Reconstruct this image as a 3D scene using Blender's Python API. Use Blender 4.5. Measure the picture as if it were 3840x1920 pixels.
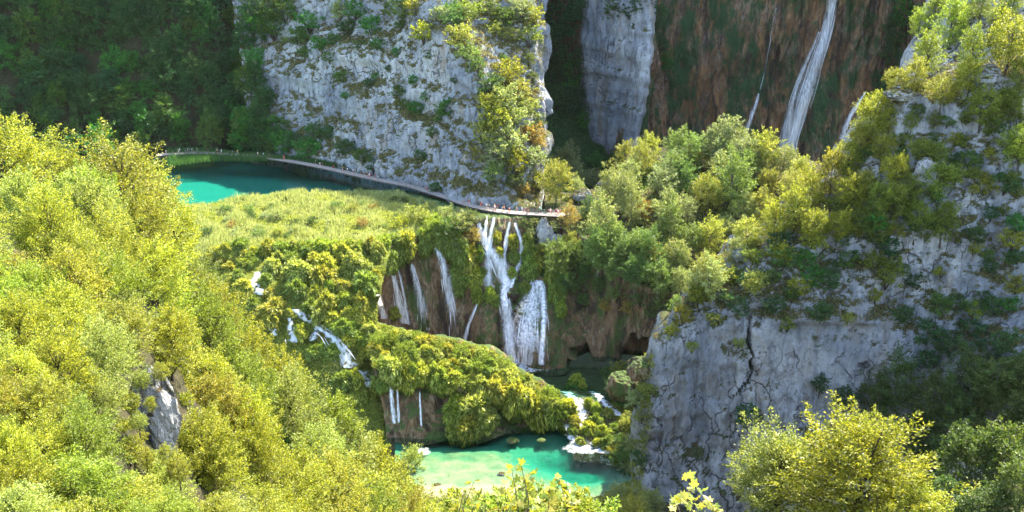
import bpy, math, random
import numpy as np
from mathutils import Vector
from mathutils.bvhtree import BVHTree

for o in list(bpy.data.objects):
    bpy.data.objects.remove(o, do_unlink=True)
SC = bpy.context.scene
COL = SC.collection
rnd = random.Random(7)
RNG = np.random.default_rng(11)
R = math.radians

# ---------------------------------------------------------------- camera, sky, sun, exposure
FOC, PITCH, EYE = 1000.0, R(21.0), 100.0            # focal length in 1/1024 widths, metres above the upper lake
cam = bpy.data.cameras.new('camera')
camo = bpy.data.objects.new('camera', cam)
COL.objects.link(camo)
cam.sensor_width = 36.0
cam.lens = 36.0 * FOC / 1024.0
cam.clip_start, cam.clip_end = 0.5, 6000.0
camo.location = (0, 0, EYE)
camo.rotation_euler = (R(90) - PITCH, 0, 0)
SC.camera = camo

SUN_AZ, SUN_EL = R(37.0), R(51.0)                   # azimuth clockwise from +Y
world = bpy.data.worlds.new('World')
SC.world = world
world.use_nodes = True
wn = world.node_tree
wn.nodes.clear()
sky = wn.nodes.new('ShaderNodeTexSky')
sky.sky_type = 'NISHITA'
sky.sun_disc = False
sky.sun_elevation, sky.sun_rotation = SUN_EL, SUN_AZ
sky.air_density, sky.dust_density, sky.ozone_density = 1.0, 1.2, 1.0
bg = wn.nodes.new('ShaderNodeBackground')
bg.inputs['Strength'].default_value = 0.15
wo = wn.nodes.new('ShaderNodeOutputWorld')
wn.links.new(sky.outputs[0], bg.inputs[0])
wn.links.new(bg.outputs[0], wo.inputs[0])
sl = bpy.data.lights.new('sun', 'SUN')
sl.energy, sl.angle, sl.color = 3.7, R(0.5), (1.0, 0.95, 0.82)
so = bpy.data.objects.new('sun', sl)
COL.objects.link(so)
sd = Vector((math.sin(SUN_AZ) * math.cos(SUN_EL), math.cos(SUN_AZ) * math.cos(SUN_EL), math.sin(SUN_EL)))
so.rotation_euler = sd.to_track_quat('Z', 'Y').to_euler()
so.location = (300, 300, 400)
vs = SC.view_settings
vs.view_transform, vs.look, vs.gamma, vs.exposure = 'Standard', 'None', 1.0, 2.75
vs.use_curve_mapping = False
SC.render.engine = 'CYCLES'
cy = SC.cycles
cy.max_bounces, cy.diffuse_bounces, cy.glossy_bounces = 6, 3, 2
cy.transmission_bounces, cy.transparent_max_bounces = 4, 12
cy.use_denoising = True
cy.sample_clamp_indirect = 6.0
cy.caustics_reflective = cy.caustics_refractive = False

# ---------------------------------------------------------------- helpers: viewing rays and world points
CP, SP = math.cos(PITCH), math.sin(PITCH)

def ray(u, v):
    a, b = (u - 512.0) / FOC, (v - 256.0) / FOC
    return Vector((a, CP - b * SP, -SP - b * CP))

def V(u, v, y):                      # the point of that sight line y metres ahead
    d = ray(u, v)
    return np.array(Vector((0, 0, EYE)) + d * (y / d.y))

def G(u, v, z):                      # ... where it meets height z
    d = ray(u, v)
    return np.array(Vector((0, 0, EYE)) + d * ((z - EYE) / d.z))

def Q(u, y, z):                      # height z, y metres ahead, on the sight line's bearing
    return np.array(((u - 512.0) / FOC * (y * CP + (EYE - z) * SP), y, z))

def proj(p):
    x, y, z = p[0], p[1], p[2] - EYE
    dep = y * CP - z * SP
    return 512 + FOC * x / dep, 256 - FOC * (y * SP + z * CP) / dep, dep

def proj_np(P):
    z = P[:, 2] - EYE
    dep = P[:, 1] * CP - z * SP
    return 512 + FOC * P[:, 0] / dep, 256 - FOC * (P[:, 1] * SP + z * CP) / dep

# ---------------------------------------------------------------- helpers: noise
_perm = np.random.default_rng(3).permutation(512).astype(np.int64)
_perm = np.concatenate([_perm, _perm, _perm, _perm])
_grad = np.random.default_rng(4).normal(size=(512, 3))
_grad /= np.linalg.norm(_grad, axis=1, keepdims=True)

def _hash(i, j, k):
    return _perm[_perm[_perm[i & 511] + (j & 511)] + (k & 511)]

def perlin(P):
    P = np.asarray(P, float)
    I = np.floor(P).astype(np.int64)
    F = P - I
    W = F * F * F * (F * (F * 6 - 15) + 10)
    out = np.zeros(len(P))
    for dx in (0, 1):
        wx = W[:, 0] if dx else 1 - W[:, 0]
        for dy in (0, 1):
            wy = W[:, 1] if dy else 1 - W[:, 1]
            for dz in (0, 1):
                wz = W[:, 2] if dz else 1 - W[:, 2]
                g = _grad[_hash(I[:, 0] + dx, I[:, 1] + dy, I[:, 2] + dz)]
                out += wx * wy * wz * (g[:, 0] * (F[:, 0] - dx) + g[:, 1] * (F[:, 1] - dy) + g[:, 2] * (F[:, 2] - dz))
    return out * 1.5

def fbm(P, octv=4):
    s, a, out = 1.0, 1.0, 0.0
    for _ in range(octv):
        out = out + a * perlin(P * s + 17.3 * s)
        s *= 2.03
        a *= 0.5
    return out

def ridged(P, octv=3):
    s, a, out = 1.0, 1.0, 0.0
    for _ in range(octv):
        out = out + a * (1 - 2 * np.abs(perlin(P * s + 5.1)))
        s *= 2.1
        a *= 0.5
    return out * 0.6

def blocks(P):
    """Voronoi cells: a random value per cell and the distance to the nearest joint."""
    I = np.floor(P).astype(np.int64)
    d1 = np.full(len(P), 9.0)
    d2 = np.full(len(P), 9.0)
    val = np.zeros(len(P))
    for dx in (-1, 0, 1):
        for dy in (-1, 0, 1):
            for dz in (-1, 0, 1):
                h = _hash(I[:, 0] + dx, I[:, 1] + dy, I[:, 2] + dz)
                c = I + np.array((dx, dy, dz)) + 0.5 + 0.45 * _grad[h]
                d = np.linalg.norm(P - c, axis=1)
                nearer = d < d1
                d2 = np.where(nearer, d1, np.minimum(d2, d))
                val = np.where(nearer, (h % 97) / 97.0, val)
                d1 = np.minimum(d1, d)
    return val, d2 - d1

# ---------------------------------------------------------------- helpers: objects
def tag(o, label=None, cat=None, group=None, kind=None):
    if label: o['label'] = label
    if cat: o['category'] = cat
    if group: o['group'] = group
    if kind: o['kind'] = kind
    return o

def empty(name, loc=(0, 0, 0), rz=0.0):
    o = bpy.data.objects.new(name, None)
    o.empty_display_size = 0.2
    COL.objects.link(o)
    o.location, o.rotation_euler = loc, (0, 0, rz)
    return o

def mesh_np(name, verts, faces, mat=None, smooth=False):
    """faces: (n,3) or (n,4) index array, or a list of them"""
    if not isinstance(faces, list): faces = [faces]
    faces = [np.asarray(f, np.int32) for f in faces if len(f)]
    verts = np.asarray(verts, np.float32)
    me = bpy.data.meshes.new(name)
    me.vertices.add(len(verts))
    me.vertices.foreach_set('co', verts.ravel())
    loops = np.concatenate([f.ravel() for f in faces])
    tot = np.concatenate([np.full(len(f), f.shape[1], np.int32) for f in faces])
    start = np.concatenate([[0], np.cumsum(tot)[:-1]]).astype(np.int32)
    me.loops.add(len(loops))
    me.loops.foreach_set('vertex_index', loops)
    me.polygons.add(len(tot))
    me.polygons.foreach_set('loop_start', start)
    me.polygons.foreach_set('loop_total', tot)
    me.polygons.foreach_set('use_smooth', np.full(len(tot), smooth))
    me.update(calc_edges=True)
    if mat: me.materials.append(mat)
    return me

def link(name, me, parent=None):
    o = bpy.data.objects.new(name, me)
    COL.objects.link(o)
    if parent is not None: o.parent = parent
    return o

class MB:
    """collects tubes, boxes and grids for ONE mesh"""
    def __init__(self): self.v, self.q, self.t, self.n = [], [], [], 0
    def add(self, v, q=None, t=None):
        v = np.asarray(v, float).reshape(-1, 3)
        if q is not None and len(q): self.q.append(np.asarray(q, np.int64).reshape(-1, 4) + self.n)
        if t is not None and len(t): self.t.append(np.asarray(t, np.int64).reshape(-1, 3) + self.n)
        self.v.append(v)
        self.n += len(v)
        return self
    def tube(self, pts, rad, k=6):
        pts = np.asarray(pts, float)
        rad = np.broadcast_to(np.asarray(rad, float), (len(pts),))
        ang = np.arange(k) * 2 * math.pi / k
        vs_ = []
        for i, p in enumerate(pts):
            d = pts[min(i + 1, len(pts) - 1)] - pts[max(i - 1, 0)]
            d = d / (np.linalg.norm(d) + 1e-9)
            a = np.cross(d, (0.0, 0.0, 1.0) if abs(d[2]) < 0.9 else (1.0, 0.0, 0.0))
            a /= np.linalg.norm(a) + 1e-9
            b = np.cross(d, a)
            vs_.append(p + rad[i] * (np.cos(ang)[:, None] * a + np.sin(ang)[:, None] * b))
        q = [(i * k + j, i * k + (j + 1) % k, (i + 1) * k + (j + 1) % k, (i + 1) * k + j) for i in range(len(pts) - 1) for j in range(k)]
        n = len(pts) * k
        vs_.append(np.array([pts[0], pts[-1]]))
        t = [(n, (j + 1) % k, j) for j in range(k)] + [(n + 1, n - k + j, n - k + (j + 1) % k) for j in range(k)]
        return self.add(np.concatenate(vs_), q, t)
    def box(self, c, h, ax=None):
        """centre, half sizes, 3 axes"""
        ax = np.eye(3) if ax is None else np.asarray(ax, float)
        s = np.array([(x, y, z) for x in (-1, 1) for y in (-1, 1) for z in (-1, 1)], float) * np.asarray(h)
        v = np.asarray(c) + s @ ax
        return self.add(v, [(0, 1, 3, 2), (4, 6, 7, 5), (0, 4, 5, 1), (2, 3, 7, 6), (0, 2, 6, 4), (1, 5, 7, 3)])
    def mesh(self, name, mat=None, smooth=False):
        f = ([np.concatenate(self.q)] if self.q else []) + ([np.concatenate(self.t)] if self.t else [])
        return mesh_np(name, np.concatenate(self.v), f, mat, smooth)
    def build(self, name, mat=None, parent=None, smooth=False):
        return link(name, self.mesh(name, mat, smooth), parent)

# ---------------------------------------------------------------- materials
def new_mat(name):
    m = bpy.data.materials.new(name)
    m.use_nodes = True
    nt = m.node_tree
    nt.nodes.clear()
    out = nt.nodes.new('ShaderNodeOutputMaterial')
    return m, nt, out

def N(nt, typ, **kw):
    n = nt.nodes.new(typ)
    for k, v in kw.items():
        if k in n.inputs.keys(): n.inputs[k].default_value = v
        else: setattr(n, k, v)
    return n

def coords(nt, scale=(1, 1, 1), warp=0.0, warp_scale=0.1):
    g = N(nt, 'ShaderNodeNewGeometry')
    src = g.outputs['Position']
    if warp:
        w = N(nt, 'ShaderNodeTexNoise', Scale=warp_scale, Detail=3.0)
        nt.links.new(src, w.inputs['Vector'])
        a = N(nt, 'ShaderNodeVectorMath', operation='MULTIPLY_ADD')
        nt.links.new(w.outputs['Color'], a.inputs[0])
        a.inputs[1].default_value = (warp, warp, warp)
        nt.links.new(src, a.inputs[2])
        src = a.outputs[0]
    m = N(nt, 'ShaderNodeVectorMath', operation='MULTIPLY')
    nt.links.new(src, m.inputs[0])
    m.inputs[1].default_value = scale
    return m.outputs[0]

def noise(nt, vec, scale, detail=6.0, rough=0.6):
    n = N(nt, 'ShaderNodeTexNoise', Scale=scale, Detail=detail, Roughness=rough)
    nt.links.new(vec, n.inputs['Vector'])
    return n.outputs['Fac']

def ramp(nt, fac, stops, interp='LINEAR'):
    r = N(nt, 'ShaderNodeValToRGB')
    r.color_ramp.interpolation = interp
    el = r.color_ramp.elements
    while len(el) < len(stops): el.new(0.5)
    for e, (p, c) in zip(el, stops):
        e.position = p
        e.color = (*c, 1) if not isinstance(c, float) else (c, c, c, 1)
    nt.links.new(fac, r.inputs[0])
    return r.outputs[0]

def mixc(nt, fac, a, b, mode='MIX'):
    m = N(nt, 'ShaderNodeMix', data_type='RGBA', blend_type=mode)
    for s, i in ((fac, 0), (a, 6), (b, 7)):
        if hasattr(s, 'is_linked') or hasattr(s, 'links'): nt.links.new(s, m.inputs[i])
        elif i == 0: m.inputs[0].default_value = s
        else: m.inputs[i].default_value = (*s, 1)
    return m.outputs[2]

def math_(nt, op, a, b=0.0):
    m = N(nt, 'ShaderNodeMath', operation=op)
    for i, s in enumerate((a, b)):
        if hasattr(s, 'links'): nt.links.new(s, m.inputs[i])
        else: m.inputs[i].default_value = s
    return m.outputs[0]

def bump(nt, height, strength, dist):
    b = N(nt, 'ShaderNodeBump', Strength=strength, Distance=dist)
    nt.links.new(height, b.inputs['Height'])
    return b.outputs[0]

def finish(nt, out, col, rough=0.9, nrm=None, spec=0.2):
    p = N(nt, 'ShaderNodeBsdfPrincipled', Roughness=rough)
    p.inputs['Specular IOR Level'].default_value = spec
    if hasattr(col, 'links'): nt.links.new(col, p.inputs['Base Color'])
    else: p.inputs['Base Color'].default_value = (*col, 1)
    if nrm is not None: nt.links.new(nrm, p.inputs['Normal'])
    nt.links.new(p.outputs[0], out.inputs[0])
    return p

def slope_up(nt):
    g = N(nt, 'ShaderNodeNewGeometry')
    s = N(nt, 'ShaderNodeSeparateXYZ')
    nt.links.new(g.outputs['Normal'], s.inputs[0])
    return s.outputs['Z']

def rock_mat(name, pale, grey, stain, moss, moss_amt=0.5, streak=0.5, k=1.0):
    m, nt, out = new_mat(name)
    c = coords(nt, (1, 1, 1), 5.0, 0.12)
    cs = coords(nt, (1, 1, 0.13), 3.0, 0.15)
    big = noise(nt, c, 0.045 * k, 5, 0.6)
    mid = noise(nt, c, 0.5 * k, 8, 0.7)
    st = noise(nt, cs, 0.55 * k, 6, 0.65)
    st2 = noise(nt, cs, 0.2 * k, 5, 0.6)
    col = mixc(nt, ramp(nt, big, [(0.38, 0.0), (0.62, 1.0)]), grey, pale)
    col = mixc(nt, ramp(nt, st, [(0.46, 0.0), (0.66, streak)]), col, tuple(x * 0.42 for x in grey))
    col = mixc(nt, ramp(nt, st, [(0.28, streak * 0.9), (0.42, 0.0)]), col, tuple(min(x * 1.15, 0.7) for x in pale))
    col = mixc(nt, ramp(nt, st2, [(0.56, 0.0), (0.72, 0.75)]), col, stain)
    col = mixc(nt, ramp(nt, mid, [(0.56, 0.0), (0.68, 0.75)]), col, tuple(x * 0.3 for x in grey))
    pits = noise(nt, c, 1.7 * k, 3, 0.6)
    col = mixc(nt, ramp(nt, pits, [(0.66, 0.0), (0.72, 0.8)]), col, (0.035, 0.03, 0.025))
    vo = N(nt, 'ShaderNodeTexVoronoi', feature='DISTANCE_TO_EDGE', Scale=0.2 * k)
    nt.links.new(coords(nt, (1, 1, 0.22), 7.0, 0.16), vo.inputs['Vector'])
    fiss = math_(nt, 'MULTIPLY', ramp(nt, vo.outputs['Distance'], [(0.0, 1.0), (0.028, 0.0)]), ramp(nt, noise(nt, c, 0.11 * k, 4, 0.6), [(0.44, 0.0), (0.56, 0.9)]))
    vo2 = N(nt, 'ShaderNodeTexVoronoi', feature='DISTANCE_TO_EDGE', Scale=0.62 * k)
    nt.links.new(coords(nt, (1, 1, 0.28), 4.0, 0.25), vo2.inputs['Vector'])
    fiss2 = math_(nt, 'MULTIPLY', ramp(nt, vo2.outputs['Distance'], [(0.0, 0.6), (0.045, 0.0)]), ramp(nt, noise(nt, c, 0.2 * k, 4, 0.6), [(0.52, 0.0), (0.62, 0.7)]))
    fis = math_(nt, 'MAXIMUM', fiss, fiss2)
    col = mixc(nt, fis, col, (0.05, 0.045, 0.04))
    up = slope_up(nt)
    mm = math_(nt, 'ADD', up, math_(nt, 'MULTIPLY', math_(nt, 'SUBTRACT', noise(nt, c, 0.16 * k, 7, 0.7), 0.5), 2.2))
    mf = ramp(nt, mm, [(0.62 - moss_amt * 0.5, 0.0), (0.85 - moss_amt * 0.5, 1.0)])
    mcol = mixc(nt, ramp(nt, noise(nt, c, 0.8, 5, 0.7), [(0.4, 0.0), (0.6, 1.0)]), moss, (0.085, 0.06, 0.028))
    col = mixc(nt, mf, col, mcol)
    h = math_(nt, 'ADD', math_(nt, 'MULTIPLY', mid, 1.0), math_(nt, 'MULTIPLY', st, 0.8))
    h = math_(nt, 'ADD', h, math_(nt, 'MULTIPLY', noise(nt, c, 2.6, 6, 0.7), 0.6))
    h = math_(nt, 'SUBTRACT', h, math_(nt, 'MULTIPLY', fis, 0.7))
    finish(nt, out, col, 0.93, bump(nt, h, 0.9, 1.0), 0.1)
    return m

def trav_mat(name, dark, ochre, tan, moss, moss_amt=0.5):
    """wet travertine: hanging brown curtains with moss"""
    m, nt, out = new_mat(name)
    c = coords(nt, (1, 1, 1), 4.0, 0.15)
    cs = coords(nt, (1, 1, 0.16), 3.5, 0.14)
    st = noise(nt, cs, 0.45, 8, 0.7)
    fine = noise(nt, cs, 1.5, 6, 0.7)
    big = noise(nt, c, 0.07, 5, 0.6)
    col = mixc(nt, ramp(nt, st, [(0.35, 0.0), (0.6, 1.0)]), dark, ochre)
    col = mixc(nt, ramp(nt, math_(nt, 'MULTIPLY', fine, math_(nt, 'ADD', big, 0.5)), [(0.5, 0.0), (0.68, 0.85)]), col, tan)
    col = mixc(nt, ramp(nt, fine, [(0.3, 0.85), (0.46, 0.0)]), col, tuple(x * 0.35 for x in dark))
    band = noise(nt, coords(nt, (1, 1, 0.06), 5.0, 0.1), 0.16, 5, 0.65)
    col = mixc(nt, ramp(nt, band, [(0.5, 0.0), (0.62, 0.85)]), col, tuple(x * 0.3 for x in dark))
    mo = noise(nt, coords(nt, (1, 1, 0.45), 4.0, 0.12), 0.1, 8, 0.72)
    col = mixc(nt, ramp(nt, mo, [(0.66 - moss_amt * 0.3, 0.0), (0.76 - moss_amt * 0.3, 1.0)]), col, moss)
    up = slope_up(nt)
    col = mixc(nt, ramp(nt, up, [(0.55, 0.0), (0.8, 1.0)]), col, moss)
    h = math_(nt, 'ADD', st, math_(nt, 'MULTIPLY', fine, 0.7))
    finish(nt, out, col, 0.75, bump(nt, h, 1.0, 1.2), 0.25)
    return m

def soil_mat(name, a, b, scale=0.5):
    m, nt, out = new_mat(name)
    c = coords(nt, (1, 1, 1), 2.0, 0.3)
    f = noise(nt, c, scale, 8, 0.7)
    col = mixc(nt, ramp(nt, f, [(0.35, 0.0), (0.65, 1.0)]), a, b)
    finish(nt, out, col, 0.95, bump(nt, noise(nt, c, 2.0, 6, 0.7), 1.0, 0.6), 0.1)
    return m

def leaf_mat(name, c0, c1, c2, trans=0.45, rough=0.48, spec=0.32, tr_gain=1.35):
    """leaf faces: colour varies leaf by leaf; light comes through them"""
    m, nt, out = new_mat(name)
    g = N(nt, 'ShaderNodeNewGeometry')
    oi = N(nt, 'ShaderNodeObjectInfo')
    col = ramp(nt, g.outputs['Random Per Island'], [(0.0, c0), (0.55, c1), (1.0, c2)])
    col = mixc(nt, 1.0, col, oi.outputs['Color'], 'MULTIPLY')
    hs = N(nt, 'ShaderNodeHueSaturation')
    nt.links.new(col, hs.inputs['Color'])
    nt.links.new(math_(nt, 'ADD', math_(nt, 'MULTIPLY', oi.outputs['Random'], 0.016), 0.492), hs.inputs['Hue'])
    nt.links.new(math_(nt, 'ADD', math_(nt, 'MULTIPLY', oi.outputs['Random'], 0.3), 0.85), hs.inputs['Value'])
    p = N(nt, 'ShaderNodeBsdfPrincipled', Roughness=rough)
    p.inputs['Specular IOR Level'].default_value = spec
    nt.links.new(hs.outputs[0], p.inputs['Base Color'])
    t = N(nt, 'ShaderNodeBsdfTranslucent')
    tc = mixc(nt, 1.0, hs.outputs[0], (tr_gain, tr_gain * 0.98, tr_gain * 0.6), 'MULTIPLY')
    nt.links.new(tc, t.inputs['Color'])
    mx = N(nt, 'ShaderNodeMixShader')
    mx.inputs[0].default_value = trans
    nt.links.new(p.outputs[0], mx.inputs[1])
    nt.links.new(t.outputs[0], mx.inputs[2])
    nt.links.new(mx.outputs[0], out.inputs[0])
    return m

def plain_mat(name, col, rough=0.8, spec=0.3, var=0.25, scale=3.0):
    m, nt, out = new_mat(name)
    tc = N(nt, 'ShaderNodeTexCoord')
    f = noise(nt, tc.outputs['Object'], scale, 5, 0.65)
    c = mixc(nt, ramp(nt, f, [(0.3, 0.0), (0.7, 1.0)]), tuple(x * (1 - var) for x in col), tuple(min(1, x * (1 + var)) for x in col))
    finish(nt, out, c, rough, None, spec)
    return m

M = {}
M['limestone'] = rock_mat('limestone', (0.47, 0.46, 0.43), (0.27, 0.285, 0.305), (0.36, 0.27, 0.17), (0.075, 0.095, 0.025), 0.36, 0.6)
M['limestone_blue'] = rock_mat('limestone_blue', (0.47, 0.45, 0.41), (0.27, 0.275, 0.28), (0.33, 0.26, 0.18), (0.06, 0.08, 0.025), 0.3, 0.65)
M['limestone_pale'] = rock_mat('limestone_pale', (0.5, 0.48, 0.44), (0.33, 0.34, 0.34), (0.4, 0.32, 0.22), (0.09, 0.1, 0.03), 0.25, 0.4, 1.6)
M['back_rock'] = trav_mat('back_rock', (0.05, 0.038, 0.03), (0.32, 0.16, 0.06), (0.32, 0.25, 0.19), (0.035, 0.075, 0.022), 0.62)
M['travertine'] = trav_mat('travertine', (0.06, 0.038, 0.022), (0.25, 0.14, 0.06), (0.36, 0.27, 0.16), (0.06, 0.095, 0.015), 0.5)
M['soil'] = soil_mat('soil', (0.035, 0.04, 0.015), (0.075, 0.06, 0.03))
M['grassy'] = soil_mat('grassy', (0.035, 0.075, 0.02), (0.05, 0.1, 0.028), 0.8)
M['meadow_soil'] = soil_mat('meadow_soil', (0.10, 0.13, 0.03), (0.18, 0.18, 0.06), 0.6)
M['moss_soil'] = soil_mat('moss_soil', (0.07, 0.1, 0.015), (0.15, 0.16, 0.03), 0.5)
M['wood'] = plain_mat('weathered_wood', (0.25, 0.215, 0.18), 0.85, 0.15, 0.3, 1.2)
M['dark_wood'] = plain_mat('dark_wood', (0.10, 0.075, 0.055), 0.85, 0.15, 0.3, 2.0)
M['bark'] = plain_mat('bark', (0.085, 0.065, 0.045), 0.9, 0.1, 0.4, 6.0)
M['grey_bark'] = plain_mat('grey_bark', (0.17, 0.15, 0.125), 0.9, 0.1, 0.35, 6.0)

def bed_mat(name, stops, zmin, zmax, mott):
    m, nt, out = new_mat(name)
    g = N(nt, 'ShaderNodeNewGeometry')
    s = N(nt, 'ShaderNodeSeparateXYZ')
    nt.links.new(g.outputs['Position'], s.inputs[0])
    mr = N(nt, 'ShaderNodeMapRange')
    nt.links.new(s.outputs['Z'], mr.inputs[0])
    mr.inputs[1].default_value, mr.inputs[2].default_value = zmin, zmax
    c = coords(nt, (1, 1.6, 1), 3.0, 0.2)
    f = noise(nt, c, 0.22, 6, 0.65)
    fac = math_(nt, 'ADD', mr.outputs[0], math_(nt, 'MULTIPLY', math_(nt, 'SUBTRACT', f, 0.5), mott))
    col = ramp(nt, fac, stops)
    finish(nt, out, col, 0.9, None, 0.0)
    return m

def water_mat(name, tint, wave=0.6, dist=0.12, ior=1.33):
    """clear tinted water: light goes through to the bed, the surface mirrors by the angle"""
    m, nt, out = new_mat(name)
    c = coords(nt, (1, 1.7, 1))
    h = math_(nt, 'ADD', noise(nt, c, wave, 4, 0.6), math_(nt, 'MULTIPLY', noise(nt, c, wave * 4, 3, 0.6), 0.35))
    nrm = bump(nt, h, 0.5, dist)
    fr = N(nt, 'ShaderNodeFresnel', IOR=ior)
    nt.links.new(nrm, fr.inputs['Normal'])
    gl = N(nt, 'ShaderNodeBsdfGlossy', Roughness=0.05)
    nt.links.new(nrm, gl.inputs['Normal'])
    tr = N(nt, 'ShaderNodeBsdfTransparent')
    tr.inputs[0].default_value = (*tint, 1)
    mx = N(nt, 'ShaderNodeMixShader')
    nt.links.new(fr.outputs[0], mx.inputs[0])
    nt.links.new(tr.outputs[0], mx.inputs[1])
    nt.links.new(gl.outputs[0], mx.inputs[2])
    nt.links.new(mx.outputs[0], out.inputs[0])
    return m

def fall_mat(name, col=(0.92, 0.91, 0.89), lo=0.28, hi=0.72, zs=0.07, scale=1.5):
    """falling water: white, opening in streaks along its fall and thinning at its edges"""
    m, nt, out = new_mat(name)
    f = noise(nt, coords(nt, (1, 1, zs)), scale, 3, 0.55)
    at = N(nt, 'ShaderNodeAttribute', attribute_name='edge')
    al = math_(nt, 'MULTIPLY', ramp(nt, math_(nt, 'ADD', f, math_(nt, 'MULTIPLY', math_(nt, 'SUBTRACT', at.outputs['Fac'], 0.7), 0.35)), [(lo, 0.0), (hi, 1.0)]), at.outputs['Fac'])
    d = N(nt, 'ShaderNodeBsdfDiffuse')
    d.inputs[0].default_value = (*col, 1)
    t = N(nt, 'ShaderNodeBsdfTranslucent')
    t.inputs[0].default_value = (*col, 1)
    m1 = N(nt, 'ShaderNodeMixShader')
    m1.inputs[0].default_value = 0.45
    nt.links.new(d.outputs[0], m1.inputs[1])
    nt.links.new(t.outputs[0], m1.inputs[2])
    tr = N(nt, 'ShaderNodeBsdfTransparent')
    mx = N(nt, 'ShaderNodeMixShader')
    nt.links.new(al, mx.inputs[0])
    nt.links.new(tr.outputs[0], mx.inputs[1])
    nt.links.new(m1.outputs[0], mx.inputs[2])
    nt.links.new(mx.outputs[0], out.inputs[0])
    return m

def tint_mat(name, rough=0.8):
    """cloth, hair and skin: the colour each object carries"""
    m, nt, out = new_mat(name)
    oi = N(nt, 'ShaderNodeObjectInfo')
    finish(nt, out, oi.outputs['Color'], rough, None, 0.2)
    return m

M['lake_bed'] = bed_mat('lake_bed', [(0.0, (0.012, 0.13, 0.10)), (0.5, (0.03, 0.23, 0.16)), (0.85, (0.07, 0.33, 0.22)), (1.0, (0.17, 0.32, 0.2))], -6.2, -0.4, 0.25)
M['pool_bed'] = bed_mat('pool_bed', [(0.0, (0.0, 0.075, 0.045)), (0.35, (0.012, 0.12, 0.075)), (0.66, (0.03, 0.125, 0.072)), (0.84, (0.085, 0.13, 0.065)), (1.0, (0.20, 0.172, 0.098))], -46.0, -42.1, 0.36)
M['lake_water'] = water_mat('lake_water', (0.72, 0.98, 0.94), 0.35, 0.05)
M['pool_water'] = water_mat('pool_water', (0.8, 1.0, 0.94), 0.9, 0.10)
M['dark_pool_water'] = water_mat('dark_pool_water', (0.55, 0.85, 0.8), 0.9, 0.10)
M['fall_water'] = fall_mat('fall_water')
M['thin_fall_water'] = fall_mat('thin_fall_water', (0.9, 0.9, 0.89), 0.38, 0.92)
M['foam'] = fall_mat('foam_water', (0.86, 0.88, 0.88), 0.40, 0.60, 1.0, 0.8)
M['cloth'] = tint_mat('cloth')
GY = ((0.065, 0.095, 0.010), (0.205, 0.24, 0.022), (0.42, 0.43, 0.075))
M['leaf_gold'] = leaf_mat('leaf_gold', *GY)
M['leaf_green'] = leaf_mat('leaf_green', (0.09, 0.135, 0.02), (0.20, 0.24, 0.05), (0.36, 0.37, 0.13))
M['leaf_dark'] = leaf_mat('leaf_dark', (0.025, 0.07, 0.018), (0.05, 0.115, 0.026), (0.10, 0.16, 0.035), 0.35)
M['leaf_moss'] = leaf_mat('leaf_moss', (0.11, 0.15, 0.014), (0.27, 0.30, 0.035), (0.47, 0.46, 0.11), 0.45)
M['reed'] = leaf_mat('reed', (0.2, 0.25, 0.06), (0.37, 0.42, 0.14), (0.55, 0.54, 0.25), 0.4)
M['dry_grass'] = leaf_mat('dry_grass', (0.10, 0.075, 0.03), (0.15, 0.14, 0.04), (0.26, 0.20, 0.08), 0.35)
M['leaf_big'] = leaf_mat('leaf_big', (0.10, 0.13, 0.02), (0.25, 0.26, 0.03), (0.38, 0.34, 0.05), 0.55, 0.4, 0.4)
# ---------------------------------------------------------------- the land: lofted sheets through measured points
def cr_matrix(n, r):
    """Catmull-Rom weights: n samples through r control points"""
    B = np.zeros((n, r))
    for i, x in enumerate(np.linspace(0, r - 1, n)):
        k = min(int(x), r - 2)
        t = x - k
        w = (-.5 * t + t * t - .5 * t ** 3, 1 - 2.5 * t * t + 1.5 * t ** 3, .5 * t + 2 * t * t - 1.5 * t ** 3, -.5 * t * t + .5 * t ** 3)
        for j, ww in zip((k - 1, k, k + 1, k + 2), w):
            if j < 0:
                B[i, 0] += 2 * ww; B[i, 1] -= ww
            elif j > r - 1:
                B[i, r - 1] += 2 * ww; B[i, r - 2] -= ww
            else:
                B[i, j] += ww
    return B

BVH = {}

def patch(name, ctrl, nv, nu, disp=None, mat=None, kind='structure', smooth=False, post=None):
    C = np.array(ctrl, float)
    P = np.einsum('ir,rck,jc->ijk', cr_matrix(nv, C.shape[0]), C, cr_matrix(nu, C.shape[1]))
    du = np.gradient(P, axis=1)
    dv = np.gradient(P, axis=0)
    n = np.cross(du, dv)
    n /= np.linalg.norm(n, axis=2, keepdims=True) + 1e-9
    tocam = np.array((0, 0, EYE)) - P
    flip = np.mean(np.sum(n * tocam, axis=2)) < 0
    if flip: n = -n
    P, n = P.reshape(-1, 3), n.reshape(-1, 3)
    # smooth the normals' own wobble out of the displacement
    if disp is not None: P = P + n * disp(P, n)[:, None]
    if post is not None: P = post(P, n)
    i = np.arange(nv * nu).reshape(nv, nu)
    f = np.stack([i[:-1, :-1], i[:-1, 1:], i[1:, 1:], i[1:, :-1]], -1).reshape(-1, 4)
    if not flip: f = f[:, ::-1] if False else f
    if flip: f = f[:, ::-1]
    me = mesh_np(name, P, f, mat, smooth)
    o = link(name, me)
    if kind: tag(o, kind=kind)
    BVH[name] = BVHTree.FromPolygons(P.tolist(), f.tolist())
    return o

CAMV = Vector((0, 0, EYE))

def hit(u, v, names=None):
    d = ray(u, v).normalized()
    best = None
    for k in (names or BVH):
        loc, nrm, _i, dist = BVH[k].ray_cast(CAMV, d)
        if loc is not None and (best is None or dist < best[2]): best = (loc, nrm, dist, k)
    return best

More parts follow.
